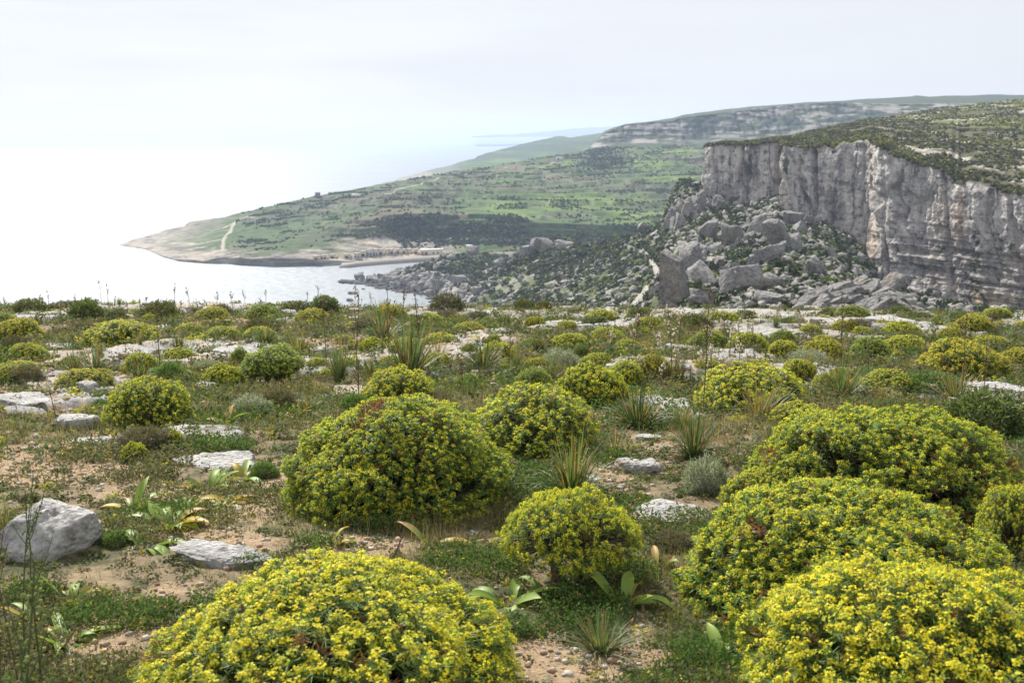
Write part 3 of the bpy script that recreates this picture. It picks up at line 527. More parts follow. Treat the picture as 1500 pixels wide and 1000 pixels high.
BL = [(993,447,48,78,'tall leaning grey slab standing on the slope just behind the plateau rim',1,.2,(0,-.22)),
 (1030,424,52,50,'dark-fronted boulder leaning on the right side of the tall slab',2,None,(0,.5)),
 (1018,397,58,50,'big rounded boulder with an ochre foot above the tall leaning slab',3,None,(0,0)),
 (1049,378,26,26,'pinkish round-topped boulder touching the right of the ochre-footed one',4,None,(0,0)),
 (1052,394,20,16,'small pale block below the pinkish boulder',5,None,(0,0)),
 (1113,342,28,34,'upright pale boulder split by a crack, highest of the slope boulders',6,None,(.1,0)),
 (1098,333,9,14,'narrow pale stone beside the upright cracked boulder',7,None,(0,0)),
 (1141,364,42,40,'large angular boulder right below the pillar of the cliff',8,None,(0,0)),
 (1172,343,34,24,'smooth dome-shaped boulder at the foot of the cracked cliff pillar',0,None,(0,0)),
 (1168,365,28,28,'boulder with a flat triangular face right of the angular one',3,None,(0,0)),
 (1155,330,36,16,'broken flat boulder lying against the cliff foot',5,None,(0,0)),
 (1101,399,17,22,'small rounded tooth-shaped boulder in the dark thicket',1,.3,(0,0)),
 (1098,428,72,44,'wide humped boulder in the middle of the lower slope',2,0,(0,0)),
 (1128,422,46,26,'lower boulder tucked into the right of the wide humped one',6,None,(0,0)),
 (1036,448,46,24,'low boulder lying right beside the foot of the tall slab',4,None,(0,0)),
 (1075,358,32,30,'long sloping boulder pointing up at the right of the scrub',7,None,(0,.5)),
 (1041,350,36,22,'flat grey boulder above the big ochre-footed one',8,None,(0,0)),
 (1198,405,34,34,'boulder with a pale yellow patch left of the dark trees at the cliff foot',3,None,(0,0)),
 (1130,386,50,20,'fluted low rock band across the middle of the slope',5,0,(0,0)),
 (1080,366,14,28,'narrow pale leaning stone beside the thicket',0,.5,(0,.4)),
 (1052,312,28,24,'grey rock knob below the left end of the cliff',1,None,(0,0)),
 (1256,352,40,26,'pale stepped rock above the dark trees',8,0,(0,0)),
 (1262,388,17,20,'little pointed rock peeping out of the dark trees',4,None,(0,0)),
 (800,368,44,20,'jagged grey outcrop on the crest of the near slope',3,0,(0,0)),
 (776,377,32,14,'long pale outcrop sloping down from the jagged crest',5,0,(0,-.3)),
 (822,368,30,14,'low grey outcrop right of the jagged crest',7,0,(0,0)),
 (694,376,22,14,'pair of rounded rocks left of the ruined wall',1,None,(0,0)),
 (943,340,30,18,'grey outcrop above the bend of the retaining wall',0,None,(0,0)),
 (930,426,22,16,'lone grey boulder in scrub near the foot of the path',2,None,(0,0)),
 (962,432,24,22,'grey boulder between the pale path and the tall slab',6,None,(0,0)),
 (1120,445,50,20,'jumbled pale rocks at the left foot of the layered outcrop',4,0,(0,0)),
 (733,392,24,12,'flat pale boulder in scrub below the ruined wall',8,None,(0,0)),
 (676,416,30,16,'pale boulder in the scree halfway down to the bay',3,None,(0,0)),
 (640,425,22,12,'pale boulder low in the scree near the shore',5,None,(0,0)),
]
def tall_slab():
    p, D = S.hit(992, 449); w, h = 40*D/F, 80*D/F; n = 26; bm = bmesh.new(); bmesh.ops.create_cube(bm, size=1); bmesh.ops.subdivide_edges(bm, edges=bm.edges[:], cuts=n, use_grid_fill=True); bm.verts.ensure_lookup_table()
    V = np.array([v.co[:] for v in bm.verts]); Fc = np.array([[v.index for v in f.verts] for f in bm.faces]); bm.free(); t = V[:, 2]+.5
    x = V[:, 0]*(1-.30*t)-.15*t*1.0; y = V[:, 1]*(1-.2*t); z = t*(1-.16*(V[:, 0]+.5)); X = np.c_[x*w, y*w*1.3, z*h*1.12-h*.12]
    X += nrm(X-X.mean(0))*(fbm(X/1.6, 4, 55)*.30+fbm(X/.5, 3, 56, ridge=True)*.10)[:, None]
    ob = tag(link('boulder', mesh_np('slab', X, [Fc], None, [M_FARROCK])), BL[0][4], 'boulder', 'boulders fallen below the cliff'); ob.location = (p[0], p[1]+w*.5, p[2]); ob.rotation_euler = (0, 0, -.35)
tall_slab()
for b in BL[1:]: boulder(b[0], b[1], b[2], b[3], b[4], b[5], b[6], b[7])
g = np.random.default_rng(46)
for k in range(26):
    u = g.random(); px = 984+u*60+g.normal()*3; py = 335-u*38-g.random()*(6+26*u)+4; w = g.uniform(10, 24); boulder(px, py, w, w*g.uniform(.9, 1.5), near('fractured grey crag', px, py), int(g.integers(0, 9)), group='crags under the left end of the cliff', sink=.35)
g = np.random.default_rng(44)
for k in range(90):
    if k < 50: px, py = g.uniform(985, 1270), g.uniform(330, 446)
    elif k < 62: px, py = g.uniform(1040, 1140), g.uniform(300, 340)
    else: px, py = g.uniform(660, 980), g.uniform(372, 440)
    w = g.uniform(6, 17)*(1 if k < 62 else .8)
    if k < 62: boulder(px, py, w, w*g.uniform(.6, 1.0), near('grey limestone boulder', px, py), int(g.integers(0, 9)))
    else: boulder(px, py, w, w*g.uniform(.5, .9), near('small pale boulder', px, py), int(g.integers(0, 9)), group='boulders in the scrub above the bay')
for k in range(55):
    t = g.random(); px = 528+t*95+g.normal()*5; py = 414+t*16-g.random()*14*(.3+t); w = g.uniform(6, 17)
    boulder(px, py, w, w*.6, near('dark shore boulder', px, py), int(g.integers(0, 9)), group='boulders along the rocky point')
for px, py, w, h, lb in ((518,430,18,7,'low dark rock awash in the bay off the rocky point'), (514,440.5,14,8,'pointed dark rock in the water just above the plateau rim'), (533,423.6,7,2.5,'tiny dark rock awash between the point and the low rock')):
    r = ray([px], [py])[0]; D = -EYE/r[2]; ob = link('sea_rock', rock_me('far', 3)); ob.location = (r[0]*D, D, .3); ob.scale = (w*D/F/2, w*D/F/2*1.2, h*D/F*.75); tag(ob, lb, 'rock', 'rocks awash in the bay')
# layered outcrop behind the plateau rim: tilted plates
g = np.random.default_rng(21)
outc = thing = tag(link('rock_outcrop', None), 'wide outcrop of tilted grey limestone plates just behind the plateau rim', 'outcrop')
p0, D0 = S.hit(1265, 452); outc.location = tuple(p0)
for k in range(64):
    u = g.uniform(-1, 1); top = (1-abs(u+.1)**1.7)**.8 if abs(u+.1) < 1 else 0; v = (k % 5)/4*top
    px = 1268+u*100; w = g.uniform(34, 70)*(1-.3*abs(u)); D = 110+v*20; py = 458-v*46
    pt = at_D([px], [py], [D])[0]; me = rock_me('far', int(g.integers(0, 9)))
    ob = link('rock_plate', me, outc); ww = w*D/F/2; ob.location = tuple(pt-p0-np.array([0, 0, ww*.3])); ob.scale = (ww*1.1, ww*.95, ww*.5); ob.rotation_euler = (.15+g.normal()*.12, (-.45 if u < .3 else .3)+g.normal()*.12, g.uniform(-.3, .3))

def boxm(c, s, rz=0):
    x, y, z = s; V = np.array([[a*x/2, b*y/2, e*z] for a in (-1, 1) for b in (-1, 1) for e in (0, 1)], float)
    if rz: V[:, :2] = V[:, :2]@np.array([[math.cos(rz), math.sin(rz)], [-math.sin(rz), math.cos(rz)]])
    return V+np.array(c), np.array([[0, 1, 3, 2], [4, 6, 7, 5], [0, 4, 5, 1], [2, 3, 7, 6], [0, 2, 6, 4], [1, 5, 7, 3]])
def box_ob(name, boxes, m, parent=None, loc=None):
    Vs = []; Fs = []; o = 0
    for b in boxes:
        V, f = boxm(*b); Vs.append(V); Fs.append(f+o); o += 8
    return link(name, mesh_np(name, np.concatenate(Vs), [np.concatenate(Fs)], None, [m]), parent, loc)
M_WALL = plain('pale_plaster', (.74, .62, .44), ns=.6); M_WHITE = plain('whitewash', (.75, .73, .68)); M_BLUE = plain('blue_paint', (.10, .25, .55)); M_DOORD = plain('dark_opening', (.05, .05, .06)); M_RED = plain('red_paint', (.45, .13, .08)); M_STONE = plain('dry_stone', (.26, .24, .20), ns=.8); M_SAND = plain('quay_sand', (.25, .225, .185), ns=.2)
# quay and boathouses at the head of the bay
def onB(px, py): return B.hit(px, py)
BH = [(463,379,9,5,1,'dark'),(474,378,9,5,2,'dark'),(487,377,10,5,1,'dark'),(508,376.5,9,5,1,'dark'),(523,375.5,9,5.5,2,'blue'),(532,374,7,7,1,'dark'),(541,373,9,8.5,2,'blue'),(550,372.8,8,8.5,2,'blue'),(558,372,7,7.5,1,'dark'),(567,370.8,7,6.5,1,'white'),(574,370.2,6,6,1,'dark'),(583,369.8,7,5.5,1,'dark'),(592,369.8,7,5.5,1,'dark'),(600,370,7,6,1,'white'),(609,370.3,7,6,1,'dark')]
nm = {'dark': 'dark doorways', 'blue': 'bright blue doors', 'white': 'a pale door'}
for i, (px, py, w, h, nd, c) in enumerate(BH):
    pt = B.hit(px, py+.8)[0]; D = pt[1]-1.5; gz = pt[2]; r = ray([px], [py+.8])[0]; s = D/F; wm, hm = w*s*1.0, h*s*.9
    lb = 'pale boathouse with %s, %s along the quay counting from the left' % (nm[c], ['first','second','third','fourth','fifth','sixth','seventh','eighth','ninth','tenth','eleventh','twelfth','thirteenth','fourteenth','fifteenth'][i])
    t = tag(link('boathouse', None), lb, 'boathouse', 'boathouses along the quay'); t.location = (r[0]*D, D, gz-1)
    box_ob('wall', [((0, 3, 0), (wm, 6, hm+1))], M_WALL, t); box_ob('roof', [((0, 3, hm+1.0), (wm+.3, 6.3, .25))], M_STONE, t)
    for k in range(nd):
        box_ob('door', [(((k-(nd-1)/2)*wm/nd*.92, -.06, .9), (wm/nd*.55, .16, hm*.62))], {'dark': M_DOORD, 'blue': M_BLUE, 'white': M_WHITE}[c], t)
pt = B.hit(632, 374)[0]; r = ray([632], [374])[0]; D = pt[1]-1.5; t = tag(link('boathouse_block', None), 'long pale flat-roofed building with a red door at the right end of the quay', 'building'); t.location = (r[0]*D, D, pt[2]-1)
box_ob('wall', [((0, 4, 0), (17, 7, 5.2))], M_WALL, t); box_ob('roof', [((0, 4, 5.2), (17.4, 7.4, .3))], M_WHITE, t); box_ob('door', [((-6.8, .42, 1), (1.7, .2, 3))], M_RED, t); box_ob('door', [((-4, .42, 1), (1.8, .2, 2.7))], M_DOORD, t); box_ob('window', [((1.5, .42, 2.3), (1.2, .2, 1.2)), ((5, .42, 2.3), (1.2, .2, 1.2))], M_DOORD, t)
# quay strip with a boat ramp
q = []
for px, py, zz in ((497,389,.3),(512,388,.8),(530,385.5,1.0),(560,383,1.0),(600,380,1.1),(650,376.5,1.2)):
    r = ray([px], [py+2.2])[0]; D = (zz-EYE)/r[2]-1; q.append((r[0]*D, D, zz+.6))
q = np.array(q); q2 = q+np.array([0, 12, 1.0]); q3 = q.copy(); q3[:, 2] = -1.5; q3[:, 1] -= 1
n_ = len(q); i = np.arange(n_-1); tag(link('quay', mesh_np('quay', np.r_[q3, q, q2], [np.r_[np.c_[i, i+1, i+n_+1, i+n_], np.c_[i+n_, i+n_+1, i+2*n_+1, i+2*n_]]], None, [M_SAND])), 'pale quay in front of the boathouses', None, None, 'structure')
# small buildings
def hut(px, py, w, h, D, name, label, m, cat, parts=True):
    r = ray([px], [py])[0]; s = D/F; p = (r[0]*D, D, EYE+r[2]*D); t = tag(link(name, None), label, cat); t.location = p
    box_ob('wall', [((0, w*s*.4, -1.5), (w*s, w*s*.8, h*s+1.5))], m, t); box_ob('roof', [((0, w*s*.4, h*s), (w*s*1.06, w*s*.86, .3))], m, t); box_ob('door', [((-w*s*.2, -.05, -.2), (w*s*.18, .12, h*s*.65))], M_DOORD, t)
    return t, s
hut(521, 288.5, 12, 3.2, onB(521, 289)[1], 'white_hut', 'small white hut right of the watchtower on the green headland', M_WHITE, 'hut')
hut(820, 233.5, 10, 3.5, onB(820, 235)[1], 'white_hut', 'lone white hut high on the hillside below the second ridge', M_WHITE, 'hut')
hut(687, 364, 9, 4, 655, 'white_hut', 'small pale hut left of the ruined wall behind the near slope', M_WHITE, 'hut')
D = 1050; s = D/F; r = ray([465.5], [288])[0]; t = tag(link('watchtower', None), 'small square stone watchtower on the headland skyline', 'tower'); t.location = (r[0]*D, D, EYE+r[2]*D)
box_ob('wall', [((0, 0, -3.5), (5.2, 5.2, 4.6)), ((0, 0, 1.09), (4.7, 4.7, 2.4))], M_STONE, t); box_ob('parapet', [((-2.2, 0, 3.48), (.7, 4.6, .8)), ((2.2, 0, 3.48), (.7, 4.6, .8)), ((0, 2.0, 3.48), (3.6, .6, .8)), ((0, -2.0, 3.48), (3.6, .6, .8))], M_STONE, t); box_ob('door', [((0, -2.72, .2), (.9, .1, 1.8))], M_DOORD, t)
# ruined wall, retaining wall, path
def wallstrip(name, pts, label, th, m, cat, kind=None, drop=2.5):
    P = []
    for px, py, hpx in pts:
        p, D = S.hit(px, py); P.append((p, hpx*D/F))
    Vs = []; n = len(P)
    for p, h in P: Vs += [p+[0, -th/2, -drop], p+[0, -th/2, h], p+[0, th/2, h], p+[0, th/2, -drop]]
    f = []
    for k in range(n-1):
        for j in range(3): f.append([4*k+j, 4*k+4+j, 4*k+5+j, 4*k+1+j])
    f += [[0, 1, 2, 3], [4*n-4, 4*n-1, 4*n-2, 4*n-3]]
    ob = link(name, mesh_np(name, np.array(Vs), [np.array(f)], None, [m])); tag(ob, label, cat, None, kind); return ob
wallstrip('ruined_wall', [(688,380,3),(700,378.5,5),(722,377.5,8),(745,377,8),(766,376,9)], 'long pale ruined wall left of the jagged crest outcrop', 1.5, M_STONE, 'wall')
wallstrip('retaining_wall', [(898,352,2),(903,358,6),(915,366,9),(930,373,11),(948,381,11),(952,384,8)], 'curving stone retaining wall of the road on the near slope', 1.0, M_STONE, 'wall')
def ribbon(name, pts, w, label, m, lift=.35):
    c = np.array([S.hit(px, py)[0] for px, py in pts]); t = np.linspace(0, 1, len(c)); tt = np.linspace(0, 1, 60); c = np.stack([np.interp(tt, t, c[:, i]) for i in range(3)], 1)
    d = np.gradient(c, axis=0); sd = nrm(np.c_[d[:, 1], -d[:, 0], d[:, 0]*0])*w/2; c[:, 2] += lift
    V = np.r_[c-sd, c+sd, c-sd-[0, 0, 1.5], c+sd-[0, 0, 1.5]]; i = np.arange(59); ob = link(name, mesh_np(name, V, [np.r_[np.c_[i, i+60, i+61, i+1], np.c_[i+120, i, i+1, i+121], np.c_[i+60, i+180, i+181, i+61]]], None, [m])); tag(ob, label, None, None, 'structure')
ribbon('dirt_path', [(958,381),(961,388),(966,396),(970,404),(963,412)], 3.2, 'pale track dropping past the tall slab', M_SAND)
ribbon('lower_path', [(958,418),(952,428),(942,438),(934,449)], 3.5, 'pale worn path down behind the rim', M_SAND)
# ships on the horizon
for px, py, L_, lb in ((391,211,70,'tiny dark ship on the horizon above the headland tip'), (520,207.8,60,'tiny faint ship on the horizon, right of the other')):
    r = ray([px], [py])[0]; D = min(-EYE/r[2] if r[2] < 0 else 14000, 14000); t = tag(link('ship', None), lb, 'ship', 'ships on the horizon'); t.location = (r[0]*D, D, 0); k = D/F*4/60
    box_ob('hull', [((0, 0, 0), (60*k, 10, 6*k))], M_DOORD, t); box_ob('superstructure', [((18*k, 0, 6*k), (12*k, 8, 14*k)), ((-12*k, 0, 6*k), (2*k, 2, 12*k))], M_STONE, t)

# ================================================================== FOREGROUND PLATEAU
gt = np.array([(1150,2.05),(1000,2.75),(900,3.25),(800,4.0),(750,4.6),(700,5.35),(650,6.4),(600,8.1),(570,9.7),(550,11.2),(520,14.2),(490,18.6),(465,25),(452,30)], float)
gD = gt[:, 1]; gZ = ray(np.full(len(gt), 750), gt[:, 0])[:, 2]*gD
gD = np.r_[.3, gD, 38, 60, 110, 200, 420]; gZ = np.r_[gZ[0]+.02, gZ, gZ[-1]-3.0, -17, -34, -62, -96]
_dd = np.linspace(.3, 420, 6000); _zz = np.interp(_dd, gD, gZ); _k = np.ones(9)/9
def ground0(x, y):
    D = np.clip(np.asarray(y, float), .3, 419)
    z = np.interp(D, gD, gZ)
    return EYE+z-.0225*np.asarray(x, float)*np.clip(1-(D-32)/40, 0, 1)
# soil clearings (bare earth), in ground coordinates found through the photo's pixels
def g_at(px, py):
    r = ray([px], [py])[0]; D = np.linspace(1.2, 60, 6000); z = EYE+r[2]*D; gz = ground0(r[0]*D, D); k = np.argmax(z < gz)
    return np.array([r[0]*D[k], D[k], gz[k]])
SOIL = [(40,700,90,40),(160,650,120,30),(90,560,120,14),(200,720,120,20),(450,850,90,25),(250,860,100,25),(750,640,60,14),(400,700,30,20),(560,530,60,10),(860,600,50,10),(1050,580,60,10),(250,590,90,14),(700,560,60,10),(1420,560,60,8),(100,480,80,8),(480,500,60,8),(350,470,100,6),(880,920,80,30),(1150,560,50,8),(300,800,150,40),(420,745,120,35),(520,800,110,30),(120,930,110,60),(60,660,130,50),(150,690,120,35),(60,600,90,22),(850,950,120,40),(900,700,70,22),(640,640,60,20),(330,600,80,14),(250,480,120,8),(60,530,60,12),(380,900,60,20),(980,660,30,10),(700,790,60,12),(450,620,60,12)]
STONE = [(60,590,70,16),(200,520,90,10),(330,520,80,12),(120,560,80,8),(480,545,70,6),(300,640,60,9),(1050,465,160,7),(1250,475,120,8),(700,460,80,5),(300,440,120,4),(930,470,90,5),(250,455,90,4),(450,445,60,4),(1180,550,50,7),(960,545,50,10),(980,605,45,12),(640,525,60,8),(560,520,40,6),(1400,575,80,10),(1150,490,70,7),(1340,480,60,6),(560,575,60,6),(110,620,60,10),(230,650,60,9),(935,690,50,9),(1480,470,60,5),(700,500,60,6),(1080,530,40,6),(30,470,60,5),(850,480,60,4)]
def pre(L_, ms=1.0):
    o = []
    for px, py, rx, ry in L_:
        c = g_at(px, py); o.append((c, abs(g_at(px+rx, py)[0]-c[0])*ms, abs(g_at(px, py-ry)[1]-c[1])*ms))
    return o
SOIL = pre(SOIL); STONE = pre(STONE, 1.3)
GREEN = pre([(680,830,110,28),(860,900,90,35),(190,905,90,25),(330,890,70,18),(1060,960,90,40),(560,775,60,10),(900,840,90,25),(470,800,50,12),(370,830,50,8),(650,720,60,14),(760,930,60,14),(230,760,80,12),(330,660,60,10),(40,870,60,16),(950,620,90,18),(700,690,40,12)])
def spots(L_, x, y):
    w = np.zeros(len(x))
    for c, ex, ey in L_:
        w = np.maximum(w, np.exp(-((x-c[0])/ex)**2-((y-c[1])/ey)**2))
    return w
def masks(x, y):
    P = np.c_[x, y]; sc = np.clip(y/8, .8, 2.2)
    so = spots(SOIL, x, y); st = spots(STONE, x, y); n = fbm(P*1.1, 5, 201); n2 = fbm(P*.45, 4, 202)
    n3 = fbm(P*4.5, 3, 221); soil = sstep(.34, .72, so*.8+n*.75+.3*n3+.25*n2); far = sstep(6, 12, y)
    warp = P+np.c_[fbm(P*1.3, 3, 206), fbm(P*1.3, 3, 207)]*.35
    stone = sstep(.46, .55, st*.68+fbm(np.c_[warp[:, 0]*.8, warp[:, 1]*1.15], 5, 203, .6)*.75+far*.18+.04*n)
    stone *= sstep(3.8, 5.2, y)*(1-sstep(34, 38, y))
    return soil, stone
def ground(x, y):
    x = np.asarray(x, float); y = np.asarray(y, float); P = np.c_[x, y]; soil, stone = masks(x, y)
    near = 1-sstep(28, 33, y)
    z = ground0(x, y)+fbm(P*.5, 3, 204)*.10*sstep(4, 12, y)+fbm(P*2.2, 4, 205)*.022
    e = fbm(P*5, 5, 208, ridge=True)*.03+fbm(P*1.8, 3, 209)*.05; z = z+stone*(.075+e)*near*(.7+.5*sstep(8, 20, y)); return z
def build_ground():
    ys = np.r_[np.exp(np.linspace(math.log(1.1), math.log(33.5), 760)), 35, 38, 43, 50, 60, 80, 110, 160, 230, 320, 420]; ts = np.linspace(-1.25, .98, 900)
    Y, Tn = np.meshgrid(ys, ts, indexing='ij'); X = (Y*Tn).ravel(); Yr = Y.ravel(); z = ground(X, Yr); soil, stone = masks(X, Yr)
    V = np.c_[X, Yr, z]; P = V[:, :2]
    n = fbm(P*3, 4, 211); n2 = fbm(P*.8, 4, 212); n3 = fbm(P*9, 3, 213)
    grass = lin(.20, .155, .095); moss = lin(.105, .105, .05); earth = lin(.33, .24, .15); red = lin(.25, .135, .085); rk = lin(.36, .345, .325)
    c = np.tile(grass, (len(V), 1)); c = mixc(c, moss, sstep(-.1, .3, n2)); c = mixc(c, lin(.26, .20, .12), sstep(-.1, .3, n)*.75); c = mixc(c, lin(.045, .06, .025), sstep(.05, .3, n3)*.7)
    ec = mixc(np.tile(earth, (len(V), 1)), red, sstep(5.2, 7, Yr)*.8*sstep(-.3, .2, n2)); c = c*(1-soil[:, None])+ec*soil[:, None]
    c = mixc(c, rk, stone*sstep(-.55, -.2, n3)); c = mixc(c, lin(.25, .245, .24), stone*sstep(-.1, .3, n)*.8); c = mixc(c, lin(.42, .30, .20), stone*sstep(.1, .4, -n2)*.5)
    r, k = len(ys), len(ts); i = (np.arange(r-1)[:, None]*k+np.arange(k-1)[None]).ravel()
    m = tint_mat('plateau_ground', .95, 22, .7, .02, .55, 1.45, 12)
    tag(link('ground', mesh_np('ground', V, [np.c_[i, i+1, i+k+1, i+k]], c, [m], smooth=True)), 'rocky plateau ground with reddish soil and limestone pavement', None, None, 'structure')
build_ground()
def place(px, py):
    p = g_at(px, py)
    for _ in range(3):
        z = float(ground([p[0]], [p[1]])[0]); r = ray([px], [py])[0]; D = (z-EYE)/r[2]; D = min(max(D, 1.5), 33); p = np.array([r[0]*D, D, z])
    z = float(ground([p[0]], [p[1]])[0]); return np.array([p[0], p[1], z])

# ------------------------------------------------------------------ blades: grass, straps, rosettes
def blades(P, T, Ln, Wd, droop, nseg, side, prof, cb, ct, fold=False):
    n = len(P); ts = np.linspace(0, 1, nseg+1); rings = []; cols = []
    for t in ts:
        c = P+T*(Ln*t)[:, None]; c[:, 2] -= droop*Ln*t*t; w = (Wd*prof(t)/2)[:, None]
        if fold: mid = c.copy(); mid[:, 2] -= w[:, 0]*.5; rings += [c-side*w, mid, c+side*w]; cols += [cb*(1-t)+ct*t]*3
        else: rings += [c-side*w, c+side*w]; cols += [cb*(1-t)+ct*t]*2
    k = 3 if fold else 2; V = np.stack(rings, 1).reshape(-1, 3); C = np.stack(cols, 1).reshape(-1, 3); m = k*(nseg+1); base = np.arange(n)[:, None]*m; f = []
    for s_ in range(nseg):
        for j in range(k-1): a = s_*k+j; f.append(base+np.array([[a, a+1, a+k+1, a+k]]))
    return V, [np.stack(f, 1).reshape(-1, 4)], C
def perp(T, g):
    a = g.normal(size=T.shape); return nrm(np.cross(T, a))
# ------------------------------------------------------------------ spurge bushes
def dome(n, g, lump=.16, low=-.28, seed=0):
    i = np.arange(n)+.5; z = 1-(1-low)*i/n; a = i*2.39996+g.normal(size=n)*.25; z = np.clip(z+g.normal(size=n)*.35/math.sqrt(n), low-.1, 1); r = np.sqrt(np.clip(1-z*z, 0, 1))
    d = np.c_[r*np.cos(a), r*np.sin(a), z]; rad = 1+fbm(d*1.6+seed*7.7, 3, seed)*lump+fbm(d*4.5+seed, 2, seed+5)*lump*.55
    return d, rad
def spurge(seed, heads, hs, leaves=16, petals=10, airy=0., yellow=1.0, stemw=.006, size=1.0, flat=.62, gold=0., dens=1., trunk=0):
    """meshes for a bush of unit half width: leaf rosettes, bloom clusters, stems"""
    g = np.random.default_rng(seed); d, rad = dome(heads, g, .20, .12 if trunk else (-.05 if airy else -.22), seed)
    # flattened lower body that reaches the ground
    p = d*rad[:, None]; p[:, 2] = np.where(p[:, 2] > 0, p[:, 2]*flat*1.25, p[:, 2]*.5)+.14; p *= 1/np.abs(p[:, :2]).max(); p[:, 2] += .5*trunk
    hole = fbm(d*2.6+seed*3.1, 3, seed+9); sideness = 1-np.clip(d[:, 2], 0, 1)
    keep = hole > (-.62+.55*sideness*(.55+airy)); keep &= g.random(heads) < dens; d = d[keep]; p = p[keep]; n = len(p)
    p *= (1-np.abs(g.normal(size=(n, 1)))*.035-.10*(g.random((n, 1)) < .18))
    ax = nrm(d*np.array([1, 1, 1.15])+np.array([0, 0, .45])+g.normal(size=d.shape)*.2)
    # leaves
    k = leaves; T = np.repeat(ax, k, 0); sd = perp(T, g); tier = np.tile(np.arange(k)/k, n); el = .1+1.15*tier+g.normal(size=n*k)*.12
    dr = nrm(T*np.sin(el)[:, None]+sd*np.cos(el)[:, None]); base = np.repeat(p, k, 0)-T*(hs*(1.25-1.15*tier))[:, None]
    Ln = hs*g.uniform(.75, 1.15, n*k); hc = g.uniform(.8, 1.2, (n, 1))*np.array([[1, 1, 1]]); br = (g.random((n, 1)) < .04) | (fbm(d*2.2+seed*1.7, 3, seed+40) > .52)[:, None]
    lc = np.where(g.random((n, 1)) < .3, lin(.26, .33, .09)[None], lin(.17, .26, .07)[None])*hc; lc = np.where(br, lin(.22, .11, .05)[None], lc); lc = np.repeat(lc, k, 0)*g.uniform(.8, 1.2, (n*k, 1))
    G = [blades(base, dr, Ln, hs*.20*g.uniform(.8, 1.2, n*k), g.uniform(0, .3, n*k), 2 if hs < .06 else 1, nrm(np.cross(dr, T)), lambda t: .55+.45*math.sin(min(t*1.4, 1)*math.pi) if t < .95 else .12, lc*.85, lc*1.25)]
    # inner foliage, deeper and sparser, fills the body
    m = n//2; q = g.integers(0, n, m*7); pin = p[q]*g.uniform(.55, .93, (len(q), 1)); Ti = nrm(d[q]+g.normal(size=(len(q), 3))*.9+[0, 0, .3]); ci = np.tile(lin(.13, .18, .055), (len(q), 1))*g.uniform(.6, 1.3, (len(q), 1)); ci = np.where(g.random((len(q), 1)) < .3, lin(.13, .10, .07)[None], ci)
    if airy < .5: G.append(blades(pin, Ti, hs*1.5*g.uniform(.6, 1.2, len(q)), np.full(len(q), hs*.42), np.zeros(len(q)), 1, perp(Ti, g), lambda t: 1-.7*t, ci, ci))
    leafg = cat_geo(G)
    # blooms
    fl = ~br[:, 0] & (g.random(n) < (.66+.34*np.clip(d[:, 2]+.35, 0, 1))*(1 if yellow > .6 else .55)); pf = p[fl]; af = ax[fl]; nf = len(pf); k = petals
    A = np.repeat(af, k, 0); sd = perp(A, g); rr = np.sqrt(g.random(nf*k))*hs*.40; c = np.repeat(pf, k, 0)+sd*rr[:, None]+A*(hs*(.36-.30*(rr/hs/.4)**2)+g.normal(size=nf*k)*hs*.04)[:, None]
    N_ = nrm(A+sd*.5+g.normal(size=A.shape)*.35); u = perp(N_, g); v = np.cross(N_, u); s = (hs*.135*g.uniform(.7, 1.25, nf*k)*(1.0 if k > 9 else 1.25))[:, None]
    V = np.stack([c-u*s, c-v*s*.8-A*s*.15, c+u*s, c+v*s*.8-A*s*.15], 1).reshape(-1, 3)
    yc = np.where(g.random((nf, 1)) < .25, lin(.60, .60, .06)[None], lin(.74, .64, .04)[None]); yc = yc*yellow+lin(.34, .42, .08)[None]*(1-yellow); yc = mixc(yc, lin(.62, .36, .03), np.full(nf, gold)*g.random(nf)); yc = yc*g.uniform(.78, 1.15, (nf, 1)); t = np.repeat(np.repeat(yc, k, 0)*g.uniform(.8, 1.2, (nf*k, 1)), 4, 0)
    bloom = (V, [np.arange(len(V)).reshape(-1, 4)], t)
    # stems: bent 3-sided twigs from the root to the heads
    q = g.choice(n, min(n, max(30, int(n*(.5 if airy else .28)))), replace=False); e = p[q]-ax[q]*hs*.5; b = np.c_[g.normal(size=(len(q), 2))*.05, np.zeros(len(q))]; mid = (b*.45+e*.55)*np.array([1, 1, .75])+g.normal(size=e.shape)*.03
    if trunk: m_ = trunk; cl = np.where(g.random((len(q), 1)) < .5, lin(-.2, 0, .42)[None], lin(.18, .05, .45)[None]); b = cl*np.array([.7, .7, 0])+b*.6; mid = cl+g.normal(size=e.shape)*.035; stemw = .022 if trunk >= 1 else .013; cl = cl*np.array([1, 1, m_**.5]) if False else cl
    parts = []
    for a0, a1, w0, w1 in ((b, mid, stemw*1.8, stemw), (mid, e, stemw, stemw*.5)):
        T = nrm(a1-a0); s1 = perp(T, g); s2 = np.cross(T, s1); ring = []
        for pt, w in ((a0, w0), (a1, w1)):
            for th in (0, 2.09, 4.19): ring.append(pt+(s1*math.cos(th)+s2*math.sin(th))*w)
        V = np.stack(ring, 1).reshape(-1, 3); bb = np.arange(len(q))[:, None]*6; f = np.stack([bb+np.array([[j, (j+1) % 3, 3+(j+1) % 3, 3+j]]) for j in range(3)], 1).reshape(-1, 4)
        parts.append((V, [f], np.tile(lin(.20, .165, .135), (len(V), 1))*np.repeat(g.uniform(.6, 1.3, (len(q), 1)), 6, 0)))
    stem = cat_geo(parts)
    return (mesh_np('foliage', leafg[0], leafg[1], leafg[2], [M_LEAF]), mesh_np('blossom', bloom[0], bloom[1], bloom[2], [M_BLOOM]), mesh_np('stem', stem[0], stem[1], stem[2], [M_TWIG]))
